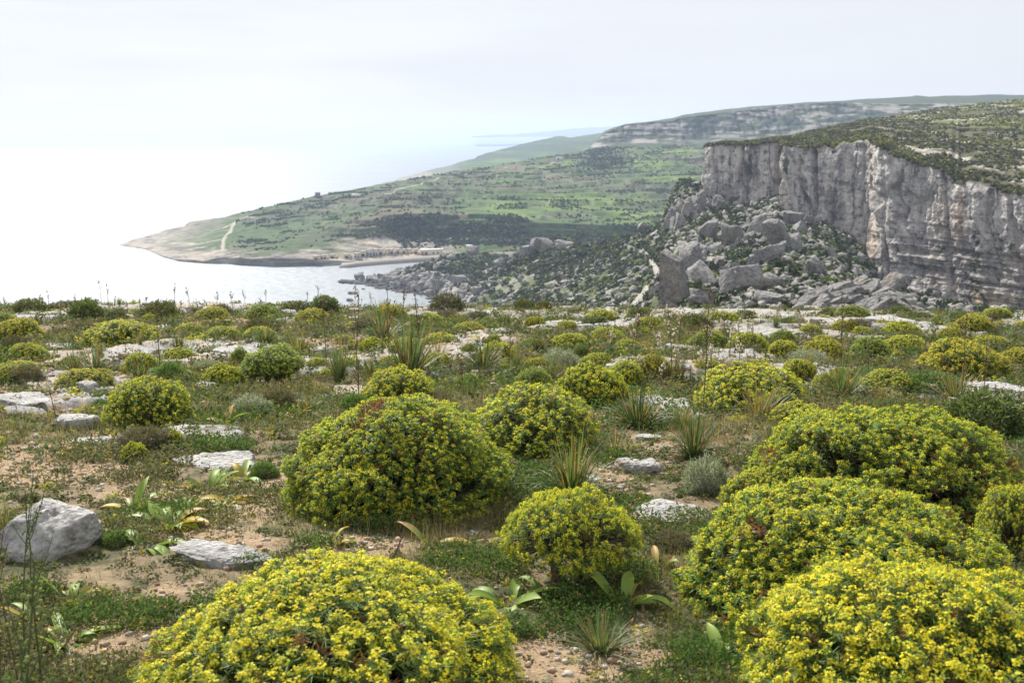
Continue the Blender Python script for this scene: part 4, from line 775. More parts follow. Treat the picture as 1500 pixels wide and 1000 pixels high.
def bush(px, py, w, h, label, meshes, rz=0, group='flowering spurge mounds on the plateau', name='spurge_bush', cat='spurge bush', D=None, depth=1.0):
    p = place(px, py)
    if D: r = ray([px], [py])[0]; p = np.array([r[0]*D, D, float(ground([r[0]*D], [D])[0])])
    sc = w/2*p[1]/F; p[1] += sc*.55*depth; p[0] *= (p[1])/(p[1]-sc*.55*depth); p[2] = float(ground([p[0]], [p[1]])[0]); sc = w/2*p[1]/F*1.07
    # height: from wanted top pixel
    top = ray([px], [py-h])[0][2]*p[1]+EYE; hh = max(top-p[2], sc*.35)
    t = tag(link(name, None), label, cat, group); t.location = tuple(p); t.rotation_euler = (0, 0, rz)
    zmax = max(v.co.z for v in meshes[0].vertices) if not hasattr(bush, 'z') or meshes[0].name not in bush.z else bush.z[meshes[0].name]
    if not hasattr(bush, 'z'): bush.z = {}
    bush.z[meshes[0].name] = zmax
    for nme, me in zip(('foliage', 'blossom', 'stem'), meshes):
        ob = link(nme, me, t); ob.scale = (sc, sc*depth, hh/zmax)
        if nme == 'blossom': ob['kind'] = 'stuff'
    return t, p, sc
# ---- eight big near bushes, each its own mesh
NB = [ # px, py(base), w, h, label, heads, hs, kwargs, depth
 (490,1075,610,245,'closest spurge mound, cut by the bottom edge left of centre, thickly covered in yellow heads',1500,.088,dict(flat=.62),1.0),
 (1345,1090,600,255,'spurge mound cut by the bottom right corner, brightest yellow of all',1500,.088,dict(flat=.6),1.0),
 (1232,925,515,208,'large spurge mound with a dark hollow at its left foot, behind the bottom right one',1700,.070,dict(flat=.6),.9),
 (1287,752,415,155,'broad spurge mound at the right, directly behind the hollow-footed mound',1600,.062,dict(flat=.6),.8),
 (582,758,365,185,'largest round spurge mound in the middle of the picture, dark green below',1900,.062,dict(flat=.75),.9),
 (833,868,228,155,'open airy spurge bush with bare grey branches showing, right of the long bare soil strip',560,.105,dict(airy=.6,flat=.62,stemw=.010,yellow=.85,trunk=.3),.9),
 (1480,815,130,108,'spurge mound cut by the right edge between the two broad mounds',650,.095,dict(flat=.8),1.0),
 (1122,750,140,68,'small spurge mound between the pitted rock and the broad right-hand mounds',520,.11,dict(flat=.6),.9),
]
for i, (px, py, w, h, lb, n, hs, kw, dp) in enumerate(NB):
    bush(px, py, w, h, lb, spurge(300+i, int(n*2.5), hs*.72, 14, 13, **kw), rz=0, depth=dp)
MV = [spurge(400, 950, .092, 13, 9, flat=.7), spurge(401, 950, .092, 13, 9, flat=.7, yellow=.8), spurge(402, 850, .098, 13, 9, flat=.6, airy=.35, yellow=.8), spurge(403, 900, .092, 13, 9, flat=.75, yellow=.45), spurge(404, 850, .098, 13, 9, flat=.6, gold=.8), spurge(405, 900, .11, 13, 9, flat=.75, yellow=.35, trunk=1)]
MB_ = [(780,662,205,100,'spurge mound directly behind the right shoulder of the largest mound, grey stems in its middle',1),
 (585,592,112,58,'spurge mound peeping over the top of the largest round mound',0),
 (220,625,130,78,'dark rounded spurge mound at the left, behind the cracked grey rocks',1),
 (402,568,92,64,'umbrella-shaped spurge bush on two bare trunks at the left middle',5),
 (327,568,70,38,'low spurge mound at the left foot of the umbrella-shaped bush',2),
 (352,532,34,28,'small pale spurge touching the umbrella-shaped bush on its upper left',3),
 (865,594,122,66,'dull green spurge mound behind the airy pair, left one of two touching mounds',2),
 (915,568,64,42,'smaller spurge mound touching the right of the dull green mound',1),
 (782,572,62,38,'greyish spurge mound left of the dull green mound',3),
 (1100,602,172,72,'wide spurge mound alone in the right middle with a strap-leaved tuft at its foot',0),
 (1303,578,88,38,'dark green low spurge mound behind the broad right-hand mound',1),
 (1408,553,130,58,'wide golden spurge mound near the right edge with dead stalks before it',4),
 (1275,523,62,34,'green spurge mound, left of a touching pair in the right distance',3),
 (1325,517,62,28,'yellow spurge mound, right of a touching pair in the right distance',0),
 (1206,531,62,36,'reddish-stemmed spurge mound between two others in the right distance',4),
 (1149,526,50,30,'spurge mound right of the pair behind the wide lone mound',0),
 (1095,518,64,34,'green-sided spurge mound, right half of the pair behind the wide lone mound',1),
 (1038,512,58,32,'dark-sided spurge mound, left half of the pair behind the wide lone mound',3),
 (124,572,86,34,'sparse orange-tinged spurge mound at the left among grey twigs',4),
 (207,548,54,34,'spurge mound behind the dark rounded one at the left',1),
 (178,508,112,42,'wide bright spurge mound in the left distance',0),
 (30,500,66,36,'spurge mound cut by the left edge in the distance',4),
 (326,500,54,24,'small spurge mound on red soil in the left distance',1),
 (835,512,66,26,'spurge mound in the middle distance behind the silvery shrub',2),
 (686,491,48,20,'golden low spurge mound in the middle distance',4),
 (728,532,60,34,'yellow-topped spurge half hidden by a strap-leaved tuft',0),
 (722,503,34,16,'small rounded green spurge behind the half hidden one',3),
 (546,514,42,22,'thin yellow spurge mound on pale rock, left of centre',2),
 (1320,493,62,24,'dull spurge mound near the far right rim',2),
 (1393,498,36,20,'spurge tuft right of the dull mound near the far right rim',4),
 (1168,622,90,34,'spurge crest just showing over the broad right-hand mound',0),
 (198,678,46,34,'small upright spurge sprig left of the flat pale rock',2), (257,652,30,26,'small pale spurge sprig just behind the flat pale rock',2),
]
for px, py, w, h, lb, v in MB_: bush(px, py, w, h, lb, MV[v], rz=float(rng.uniform(0, 6)))
g = np.random.default_rng(70)
for i in range(64):
    for _ in range(20):
        px = g.uniform(0, 1500); py = 468+g.random()**1.2*104
        if all((px-q[0])**2+((py-q[1])*2.2)**2 > (q[2]*.6+16)**2 for q in MB_): break
    w = g.uniform(24, 58)*(1 if py < 520 else 1.15); v = int(g.choice([0, 0, 1, 2, 3, 4])); MB_.append((px, py, w, 0, '', v))
    bush(px, py, w, w*g.uniform(.36, .52), near(('golden' if v == 4 else 'dull green' if v == 3 else 'sparse' if v == 2 else 'small')+' spurge cushion', px, py), MV[v], rz=float(g.uniform(0, 6)))
# ------------------------------------------------------------------ small leafy shrubs (lentisk, grey and silvery ones)
def shrub(seed, n, ls, c1, c2, flat=.75, up=.3, long_=2.2, twigs=60, tc=(.17, .145, .12), trans=None):
    g = np.random.default_rng(seed); d, rad = dome(n, g, .36, -.3, seed); dep = g.random(n)**.45; p = d*(rad*(.45+.55*dep))[:, None]
    p[:, 2] = np.where(p[:, 2] > 0, p[:, 2]*flat*1.25, p[:, 2]*.5)+.14; p /= np.abs(p[:, :2]).max(); T = nrm(d+g.normal(size=d.shape)*.6+[0, 0, up])
    cl = fbm(d*3+seed, 3, seed); w = sstep(-.3, .3, cl+g.normal(size=n)*.25)[:, None]; c = (np.array(c1)[None]*w+np.array(c2)[None]*(1-w))*g.uniform(.7, 1.3, (n, 1))
    V, f, t = blades(p, T, ls*long_*g.uniform(.6, 1.2, n), np.full(n, ls)*g.uniform(.7, 1.2, n), np.zeros(n), 1, perp(T, g), lambda t: 1-.6*t, c*.9, c*1.15)
    q = g.choice(n, twigs); e = p[q]; b = np.c_[g.normal(size=(twigs, 2))*.06, np.zeros(twigs)]; T2 = nrm(e-b); tw = blades(b, T2, np.linalg.norm(e-b, axis=1)*1.06, np.full(twigs, .018), np.zeros(twigs), 1, perp(T2, g), lambda t: 1-.5*t, np.tile(np.array(tc), (twigs, 1)), np.tile(np.array(tc), (twigs, 1)))
    return (mesh_np('foliage', V, f, t, [M_LEAF]), None, mesh_np('stem', tw[0], tw[1], tw[2], [M_TWIG]))
def put_shrub(px, py, w, h, label, ms, name, cat, group, depth=1.0):
    p = place(px, py); sc = w/2*p[1]/F; p[1] += sc*.5*depth; p[0] *= p[1]/(p[1]-sc*.5*depth); p[2] = float(ground([p[0]], [p[1]])[0])
    top = ray([px], [py-h])[0][2]*p[1]+EYE; hh = max(top-p[2], sc*.35); t = tag(link(name, None), label, cat, group); t.location = tuple(p); t.rotation_euler = (0, 0, float(rng.uniform(0, 6)))
    for nme, me in (('foliage', ms[0]), ('stem', ms[2])):
        ob = link(nme, me, t); ob.scale = (sc, sc*depth, hh/.95)
DK = [shrub(500, 3000, .052, (.085, .095, .045), (.12, .13, .05)), shrub(501, 3000, .052, (.085, .115, .045), (.13, .16, .06), .8), shrub(502, 2800, .05, (.115, .10, .065), (.075, .085, .045))]
SV = [shrub(510, 3600, .028, (.30, .32, .29), (.16, .19, .14), .6, .2, 4.5, 120, (.32, .30, .27)), shrub(511, 3600, .025, (.15, .12, .095), (.10, .11, .06), .6, .3, 5, 200, (.22, .18, .15)), shrub(512, 3600, .04, (.10, .17, .06), (.15, .2, .07), .6, .3, 3)]
DL = [(42,460,48,26,'dark green shrub on the left rim, leftmost one standing against the sea',0),(128,472,62,40,'tallest bright leafy shrub on the left rim against the sea',1),(95,455,60,16,'low dark shrub linking two taller ones on the left rim',2),
 (236,468,56,32,'dark round shrub on the left rim, below the headland tip',0),(320,464,46,20,'dark low shrub left of the touching rim pair',2),(385,497,60,36,'grey-green domed shrub left of the centre distance',2),(434,460,44,22,'small dark shrub touching the left of the big rim shrub below the bay',0),
 (476,460,50,32,'big rounded olive shrub on the rim below the bay',1),(415,443,24,9,'tiny shrub on the rim below the sea cliff of the headland',0),(392,463,40,22,'dark green shrub right behind the yellow rim tuft',1),(655,457,56,30,'brown twiggy shrub on the rim, in front of the far scree',2),
 (768,455,30,20,'dark shrub on the rim at the centre, left of its twin',0),(796,453,26,15,'dark shrub on the rim at the centre, right of its twin',0),(1022,484,46,28,'near-black round shrub on the rim left of the tall slab foot',0),(936,470,36,22,'dark shrub on the rim below the pale path',0),
 (1094,472,30,20,'black-green shrub beside pale pavement below the tall slab',0),(1410,478,78,24,'long dark shrub on the far right rim',1),(1462,473,30,18,'small dark shrub at the right end of the far rim',0),(1318,463,36,18,'yellowish-green shrub before the layered outcrop',1),(1215,465,30,16,'small olive shrub at the left foot of the layered outcrop',2),
 (852,530,30,28,'bright green round bush beside the silvery shrub',1),(1440,640,150,80,'loose green bush at the right edge behind the broad mound',1),(22,516,50,26,'dull green shrub near the left edge in the distance',2),(1350,470,40,14,'low green shrub right of the layered outcrop',0),(170,470,40,18,'dark shrub between the two tallest shrubs on the left rim',2),(700,470,40,16,'olive shrub in front of the central rim',2),(870,478,46,18,'mixed green shrub right of the central rim twins',1),(985,472,34,14,'low olive shrub left of the near-black one',2),(1160,478,46,16,'flat green shrub behind the right-hand pairs',1),(1258,482,36,16,'small brownish shrub at the edge of the pale pavement',2),
 (540,486,60,22,'twiggy shrub behind the tall strap-leaved tufts',2),(610,478,50,20,'olive shrub right of the twiggy one in the centre distance',1)]
for px, py, w, h, lb, v in DL: put_shrub(px, py, w*1.15, h*.82, lb, DK[v], 'dark_shrub', 'shrub', 'dark shrubs near the rim')
for px, py, w, h, lb, v in ((822,545,66,36,'silvery white cushion shrub in the middle distance',0),(1035,725,80,58,'grey-green feathery herb bush beside the small round spurge',0),(990,808,90,34,'brown twiggy cushion with yellow flowers behind the airy spurge',1),(1090,520,60,24,'grey twiggy shrub among asphodels in the right distance',1),(300,545,50,18,'grey-green cushion behind the umbrella-shaped bush',0),
  (405,600,80,38,'brownish grey cushion behind the largest mound, at its left',1),(370,610,70,34,'grey-green cushion beside the brownish one, left of the largest mound',0),(40,560,70,30,'grey twiggy cushion near the left edge on red soil',1),(150,600,40,16,'small green cushion on the pale rocks at the left',2),(520,605,60,34,'blue-green juniper-like cushion left of the peeping spurge',2),(215,660,100,42,'dark heathery cushion beside the small spurge sprigs',1),
  (245,560,70,34,'feathery blue-green herb behind the dark rounded spurge',2),(45,735,36,16,'small dark tuft growing on top of the left boulder',1),(388,700,50,28,'dark cushion at the right of the flat pale rock',2),(1185,540,70,30,'grey-green cushion right of the wide lone mound',0),(1360,575,110,36,'grey-green spreading cushion in front of the golden mound',2),(640,590,50,20,'purplish brown cushion behind the second large mound',1),(1270,555,60,18,'flat green cushion behind the low dark green mound',2),(500,700,0,0,'',0),(120,490,50,22,'brown cushion below the tallest rim shrub',1),(170,800,60,26,'small green cushion right of the left boulder',2),(655,470,50,20,'grey twiggy cushion before the brown rim shrub',1),(1040,560,60,20,'grey cushion left of the wide lone mound',0)):
    if w: put_shrub(px, py, w, h, lb, SV[v], 'cushion_shrub', 'cushion shrub', 'grey and brown cushion shrubs')
# ------------------------------------------------------------------ strap-leaved tufts (asphodel)
def strap(seed, n, c1, c2, spread=.9, wd=.02, droop=.5, dry=.15):
    g = np.random.default_rng(seed); a = g.random(n)*6.283; el = np.minimum(np.abs(g.normal(size=n))*.75*spread+.12, 1.5); T = np.c_[np.cos(a)*np.sin(el), np.sin(a)*np.sin(el), np.cos(el)]; b = np.c_[np.cos(a)*.08, np.sin(a)*.08, np.zeros(n)]*g.random((n, 1))*1.6
    c = np.where(g.random((n, 1)) < dry, lin(.36, .21, .09)[None], np.where(g.random((n, 1)) < .5, np.array(c1)[None], np.array(c2)[None]))*g.uniform(.75, 1.25, (n, 1)); sd = nrm(np.cross(T, [0, 0, 1.]))+g.normal(size=(n, 3))*.3; sd = nrm(sd)
    V, f, t = blades(b, T, g.uniform(.55, 1.15, n), wd*g.uniform(.7, 1.3, n), droop*g.uniform(.2, 1.3, n)*el, 6, sd, lambda t: 1-.9*t**2.2, c*.9, c*1.1)
    return mesh_np('leaf_tuft', V, f, t, [M_STRAP])
ST_ = [strap(600, 380, (.09, .15, .05), (.15, .20, .07), 1.3, .02, .9, .22), strap(601, 220, (.09, .14, .055), (.13, .18, .08), .75, .018, .5, .15), strap(602, 320, (.09, .14, .06), (.07, .105, .045), 1.2, .02, .8, .18), strap(603, 120, (.17, .22, .10), (.12, .17, .06), .8, .018, .5, .3)]
SL = [(690,672,90,44,'low dark strap-leaved tuft against the right flank of the largest mound',2),(900,668,90,50,'olive strap-leaved tuft between the two largest arching ones',3),(1000,628,80,40,'low strap-leaved tuft behind the one by the grey herb',0),(765,600,70,36,'dark strap-leaved tuft behind the second large spurge',2),(1130,650,70,36,'thin strap-leaved tuft left of the broad right-hand mound',3),(560,470,60,34,'green strap-leaved tuft on the centre rim behind the twiggy shrub',1),(838,726,165,110,'largest strap-leaved tuft, arching with dry orange tips right of the largest mound',0),(1015,672,125,85,'strap-leaved tuft behind the feathery grey herb',2),(708,543,110,52,'dark arching strap-leaved tuft on rock with bleached dead leaves, centre distance',2),(497,560,48,80,'upright green strap-leaved tuft right of the umbrella-shaped bush',1),(600,552,90,96,'tallest upright strap-leaved stand in the centre distance',1),(935,626,140,75,'broad strap-leaved tuft behind the largest arching one',2),
 (1112,612,100,66,'pale strap-leaved tuft at the foot of the wide lone mound',3),(138,545,60,44,'blue-green strap-leaved tuft on pale rock at the left',1),(205,560,70,40,'low arching strap-leaved tuft behind the dark rounded spurge',2),(1232,582,80,62,'strap-leaved tuft left of the low dark green mound',1),(995,553,54,52,'strap-leaved tuft with reddish base by a grey stone',2),(388,505,46,40,'spiky strap-leaved tuft before the grey-green domed shrub',1),(1460,508,70,34,'strap-leaved tuft near the right edge in the distance',2),(262,512,50,32,'dull strap-leaved tuft right of the bright distant spurge',2),(1400,590,90,60,'strap-leaved tuft with bent stalks below the golden mound',3),(438,520,70,44,'brownish strap-leaved tuft above the umbrella-shaped bush',3),(675,485,44,34,'green strap-leaved tuft beyond the thin yellow mound',1),(740,478,46,30,'small strap-leaved tuft near the central rim',1),(560,500,56,50,'grey-green strap-leaved tuft behind the tallest stand',1),(1375,480,40,24,'small strap-leaved tuft at the right rim',1),(880,952,110,60,'low green strap-leaved tuft between the airy bush and the bottom right mound',1),(1350,520,36,24,'little strap-leaved tuft by the golden mound',1),(640,530,60,50,'olive strap-leaved tuft right of the tallest stand',3),(780,475,60,24,'dark strap-leaved tuft right of the central rim',2),(1075,478,60,26,'dark green strap-leaved tuft at the rim below the tall slab',2),(1290,590,50,40,'thin strap-leaved tuft right of the low dark green mound',3),(12,800,60,90,'strap-leaved tuft cut by the left edge before the boulder',0),(450,600,60,26,'arching olive tuft between the umbrella-shaped bush and largest mound',0)]
for px, py, w, h, lb, v in SL:
    p = place(px, py); s = w/2*p[1]/F; hh = h*p[1]/F*1.0; ob = tag(link('strap_leaved_tuft', ST_[v]), lb, 'leaf tuft', 'strap-leaved tufts'); ob.location = tuple(p-[0, 0, .01]); k = s/(.72 if v in (0, 2) else .5); ob.scale = (k, k, hh*.95/.85); ob.rotation_euler = (0, 0, float(rng.uniform(0, 6)))
# many further tufts of the same kind
g = np.random.default_rng(77)
for i in range(110):
    px = g.uniform(0, 1500); py = 452+g.random()**1.3*130; p = place(px, py); h = g.uniform(.12, .32)*(1 if py < 560 else .75); ob = tag(link('strap_leaved_tuft', ST_[int(g.integers(0, 4))]), near('small strap-leaved tuft', px, py), 'leaf tuft', 'small strap-leaved tufts'); ob.location = tuple(p); ob.scale = (h*.75, h*.75, h*1.1); ob.rotation_euler = (0, 0, g.uniform(0, 6))
# ------------------------------------------------------------------ broad-leaved squill plants, each leaf its own part
def squill(px, py, w, label, seed, yellow=.3, n=8, up=.0, L_=None):
    g = np.random.default_rng(seed); p = place(px, py); s = w*.85*p[1]/F if L_ is None else L_; t = tag(link('squill_plant', None), label, 'squill plant', 'broad-leaved squill plants'); t.location = tuple(p)
    n = int(n*1.6)
    for k in range(n):
        a = k*6.283*.382*1.0+g.normal()*.3; el = g.uniform(.65, 1.45)-up*.5; T = np.array([[math.cos(a)*math.sin(el), math.sin(a)*math.sin(el), math.cos(el)]]); sd = nrm(np.cross(T, [[0, 0, 1.]])+g.normal(size=(1, 3))*.15)
        r = g.random(); cb = lin(.19, .29, .06) if r > yellow*.6 else lin(.36, .32, .05); ct = lin(.27, .36, .06) if r > yellow else (lin(.55, .36, .06) if g.random() < .7 else lin(.42, .20, .08))
        V, f, c = blades(np.array([[math.cos(a), math.sin(a), 0]])*.03, T, np.array([s*g.uniform(.55, 1.15)]), np.array([s*g.uniform(.14, .24)]), np.array([g.uniform(.5, 1.5)*(el/1.2)]), 9, sd, lambda t: .55+.45*math.sin(min(1, t*1.25)*math.pi*.75+.3) if t < .6 else max(.03, (1-t)*2.45), cb[None], ct[None], fold=True)
        link('leaf', mesh_np('leaf', V, f, c, [M_STRAP], smooth=True), t)
for i, (px, py, w, y, n, up, lb) in enumerate([(305,715,90,.3,9,.1,'green squill with upright yellow-edged leaves in front of the flat pale rock'),(325,738,100,.45,9,0,'squill with broad yellowing leaves spread on the bare soil, right of two others'),(245,772,130,.15,10,0,'largest flat-spread green squill left of the bare soil strip'),(195,745,90,.4,8,0,'squill with pinkish dying leaves behind the left boulder'),(105,880,100,.6,9,.2,'yellow and orange squill below the left boulder'),(95,940,110,.25,9,.1,'squill with long drooping silvery leaves near the bottom left'),
  (745,882,110,.0,9,.2,'bright green squill left of the airy spurge bush'),(330,620,60,.95,8,.1,'orange dying squill on soil left of the largest mound'),(478,800,70,.5,7,.2,'squill with one curled orange leaf below the largest mound'),(915,885,120,.1,8,.3,'dark green squill in the shade right of the airy spurge trunk'),(962,830,60,.4,5,.6,'squill with one upright yellow-green leaf by the hollow-footed mound'),(630,795,90,1.,3,-.3,'flat dead orange squill leaf lying on the soil below the largest mound'),(1060,975,120,.2,9,0,'green squill in the gap left of the bottom right mound'),(430,612,50,.8,7,.1,'yellow dying squill by the left shoulder of the largest mound'),(675,745,50,.5,5,.4,'small squill shoots under the right foot of the largest mound'),(1320,582,24,.9,4,.6,'single orange squill spike behind the broad right mound'),(150,790,60,.4,6,.2,'small squill right behind the left boulder'),(215,800,110,.35,8,0,'squill with broad pale leaves lying on soil right of the left boulder'),(355,700,80,.35,8,.1,'yellow-green squill right beside the flat pale rock'),(60,905,90,.5,7,.1,'squill with brown leaf tips at the bottom left edge'),(800,870,80,.1,7,.2,'second green squill, just under the left side of the airy spurge bush'),(270,745,90,.5,8,0,'yellowing squill between the green upright one and the flat-spread one')]):
    if w: squill(px, py, w, lb, 700+i, y, n, up)
# ------------------------------------------------------------------ rocks
def rock(px, py, w, h, label, kind, seed, rz=0, depth=.8, tilt=(0, 0), sink=.2):
    p = place(px, py); s = w/2*p[1]/F*1.2; hh = h*p[1]/F; th = math.atan((py-hz(px))/F)
    fr = {'slabby': .75, 'block': .55, 'near': .5}[kind]; dep = min(max(fr*hh/math.sin(th), .45*2*s), 3.2*s); ver = hh*(1-fr)/math.cos(th)*1.1
    D = p[1]+dep*.5; x = p[0]*D/p[1]; z = float(ground([x], [D])[0]); me = rock_me(kind, seed)
    if me.name not in _zm: co = np.zeros(len(me.vertices)*3); me.vertices.foreach_get('co', co); _zm[me.name] = (co[2::3].max(), np.abs(co[1::3]).max())
    zm, ym = _zm[me.name]; ob = tag(link('rock', me), label, 'rock', 'limestone rocks on the plateau'); sz = max(ver, .03)*1.25/zm
    ob.location = (x, D, z+ver-sz*zm*.97); ob.scale = (s, dep/2/ym, sz); ob.rotation_euler = (tilt[0], tilt[1], rz); return ob
_zm = {}
RK = [(72,828,178,125,'big flat-topped grey boulder at the left edge, the largest rock near the camera','block',4,-.5,1.0),(345,835,185,55,'long low grey slab lying on the bare soil','slabby',2,-.35,.45),(990,772,165,60,'pitted grey rock between the airy spurge and the small round mound','slabby',3,.1,.8),(330,690,140,42,'flat pale rock with an orange stain','slabby',4,.1,1.3),(940,697,80,20,'flat pale rock behind the pitted one','slabby',5,0,1.4),
 (120,632,84,42,'cracked grey rock left of the dark rounded spurge','block',6,.2,.9),(30,596,90,30,'grey rock at the left edge on red soil','slabby',7,.1,.8),(128,578,36,18,'small rounded grey rock behind the cracked one','near',8,0,.9),(150,650,80,20,'flat broken slab below the cracked grey rock','slabby',9,.1,1.0),(180,622,26,18,'small wedge of stone right of the cracked grey rock','near',10,0,.8),
 (785,775,70,34,'grey rock half hidden behind the airy spurge','near',11,0,.8),(850,712,50,22,'lichened stone under the arching strap-leaved tuft','near',12,0,.8),(298,572,40,20,'pale rock left of the umbrella-shaped bush','near',13,0,.8),(345,525,70,26,'grey layered rock above the umbrella-shaped bush','slabby',14,.1,1),(190,520,90,18,'long low ledge below the bright distant spurge','slabby',15,0,.8),(95,510,60,16,'grey ledge in the left distance on red soil','slabby',16,0,.8),(990,560,0,0,'','near',1,0,1),
 (967,553,34,18,'rounded grey stone beside the red-based tuft','near',17,0,.8),(960,578,60,12,'white flat stone below the rounded grey stone','slabby',18,0,1),(980,592,44,14,'pale flat stone in the grass, right of the tuft','slabby',19,.1,1),(1413,600,44,30,'pale grey pointed rock by the tuft with bent stalks','block',20,0,.9),(1460,575,70,24,'low white rock at the right near the golden mound','slabby',21,.1,1),(1490,790,40,60,'pale rock at the right edge between mounds','block',22,0,.8),(1078,512,36,18,'angular pale stone between the touching pair of spurge','near',23,0,.8),(1140,520,50,12,'low pale ledge left of the lone distant mound','slabby',24,0,.8),
 (1335,492,50,14,'pale stone behind the touching pair at the right','near',25,0,.8),(1230,480,60,18,'pale pavement block below the layered outcrop','slabby',26,0,1),(1165,470,50,16,'pale pavement block left of the layered outcrop','slabby',27,0,1),(1300,476,60,16,'long ledge of pale pavement at the right rim','slabby',28,0,1),(1200,476,40,14,'lumpy pale pavement block in the middle of the right rim','near',29,0,1),(440,505,0,0,'','near',1,0,1),(590,528,50,14,'white flat stone right of the thin yellow mound','slabby',30,0,1),(475,518,40,16,'pale blocky stone above the upright tuft','near',31,0,.9),(700,515,50,14,'pale ledge behind the half hidden spurge','slabby',32,0,1),(715,455,60,8,'thin white ledge on the central rim','slabby',33,0,1),(262,478,60,10,'pale flat ledge beyond the brown cushion','slabby',34,0,1),(175,470,40,10,'pale stone on the left rim','near',35,0,1),(420,470,46,12,'pale block on the rim left of the big olive shrub','slabby',36,0,1),(310,447,60,7,'pale ledge on the rim against the sea','slabby',37,0,1),(165,452,50,8,'thin pale ledge on the left rim against the sea','slabby',38,0,1),(520,468,30,8,'small white stone right of the big olive shrub','near',39,0,1),(1140,638,0,0,'','near',1,0,1),(945,645,40,12,'pale stone among strap leaves at the centre right','near',40,0,.8),(690,640,0,0,'','near',1,0,1),(620,550,40,10,'pale stone beneath the tallest strap-leaved stand','slabby',41,0,1),(390,560,46,8,'white stone streak behind the umbrella-shaped bush','slabby',42,0,1),(362,592,50,8,'long white stone at the foot of the low left spurge','slabby',43,0,1)]
for px, py, w, h, lb, kd, sd, rz, dp in RK:
    if w: rock(px, py, w, h, lb, kd, sd % 7+10*('near slabby block'.split().index(kd)), rz, dp)
g = np.random.default_rng(78)
for i in range(90):
    px = g.uniform(0, 1500); py = 455+g.random()**1.4*150; w = g.uniform(10, 34); rock(px, py, w, w*g.uniform(.18, .45), near('small limestone block', px, py), 'near', int(g.integers(0, 7)), g.uniform(-.4, .4), .9)
# ------------------------------------------------------------------ dead and flowering stalks
def stalk(px, py, h, label, seed, kind='dry', lean=(0, 0), D=None, th=.004, br=5, pods=True):
    g = np.random.default_rng(seed); p = place(px, py) if D is None else None
    if D is not None: r = ray([px], [py])[0]; x = r[0]*D; p = np.array([x, D, float(ground([x], [D])[0])])
    H = h*p[1]/F; segs = []; c = {'dry': lin(.13, .095, .06), 'green': lin(.085, .11, .045), 'asph': lin(.16, .14, .08)}[kind]
    def tube(pts, w0, w1):
        pts = np.array(pts); n = len(pts); w = np.linspace(w0, w1, n); V = np.concatenate([np.stack([pts[:, 0]+np.cos(a)*w, pts[:, 1]+np.sin(a)*w, pts[:, 2]], 1)[:, None] for a in (0, 1.57, 3.14, 4.71)], 1).reshape(-1, 3)
        f = np.array([[4*i+j, 4*i+(j+1) % 4, 4*i+4+(j+1) % 4, 4*i+4+j] for i in range(n-1) for j in range(4)]); segs.append((V, [f], np.tile(c, (len(V), 1))))
    t = np.linspace(0, 1, 8); m = np.c_[lean[0]*H*t**1.5+g.normal(size=8).cumsum()*H*.004, lean[1]*H*t, H*t]; tube(m, th, th*.45); tips = []
    for k in range(br):
        u = g.uniform(.45, .92); b = np.array([np.interp(u, t, m[:, i]) for i in range(3)]); a = g.uniform(0, 6.28); l_ = H*g.uniform(.12, .3)*(1.2-u)*1.6; e = b+np.array([math.cos(a)*l_*.45, math.sin(a)*l_*.45, l_]); tube([b, (b+e)/2+[0, 0, -l_*.06], e], th*.55, th*.3); tips.append((b, e))
    tips.append((m[4], m[-1])); V, f, C = cat_geo(segs); nm_ = {'dry': 'dry_stalk', 'green': 'seed_stalk', 'asph': 'asphodel_stalk'}[kind]
    ob = tag(link(nm_, mesh_np(nm_, V, f, C, [M_TWIG])), label, 'stalk', {'dry': 'dry stalks', 'green': 'seed stalks', 'asph': 'asphodel flower stalks'}[kind]); ob.location = tuple(p)
    if pods:
        Ps = []; 
        for b, e in tips:
            n = max(4, int((4 if kind == 'asph' else 4)*np.linalg.norm(e-b)/(H*.2))); q = g.random((n, 1)); Ps.append(b+(e-b)*(.2+.8*q)+g.normal(size=(n, 3))*th*1.8)
        Ps = np.concatenate(Ps); R = np.full(len(Ps), th*(1.9 if kind == 'asph' else 1.15)); cc = {'dry': lin(.22, .16, .09), 'green': lin(.17, .20, .06), 'asph': lin(.72, .66, .64)}[kind]
        V, f, C = blobs(Ps, R, np.tile(cc, (len(Ps), 1))*g.uniform(.7, 1.2, (len(Ps), 1)), g, 1, 1.2, .2); link('flower' if kind == 'asph' else 'seed_head', mesh_np('seed_head', V, f, C, [M_BLOOM if kind == 'asph' else M_TWIG]), ob)['kind'] = 'stuff'
    return ob
for px, D, h, lean, lb, k, br in ((12,1.9,470,(.14,.0),'thick green stalk with seed pods, nearest plant at the bottom left','green',5),(62,2.7,330,(.05,0),'tall thin pod-covered stalk right of the nearest green stalk','green',3),(28,2.6,400,(-.08,0),'forked dry stalk leaning left over the left boulder','dry',5),(40,2.8,320,(.12,.1),'slender stalk crossing before the left boulder','green',4),(-8,2.3,330,(.1,0),'pod-laden stalk at the extreme left edge','green',5)):
    stalk(px, 1000, h, lb, 800+int(px)+int(D*10), k, lean, D=D, th=.0034 if D > 2 else .0045, br=br)
stalk(568, 925, 100, 'bare grey stick poking out of the closest spurge mound', 3, 'dry', (.35, 0), D=3.45, th=.005, br=0, pods=False)
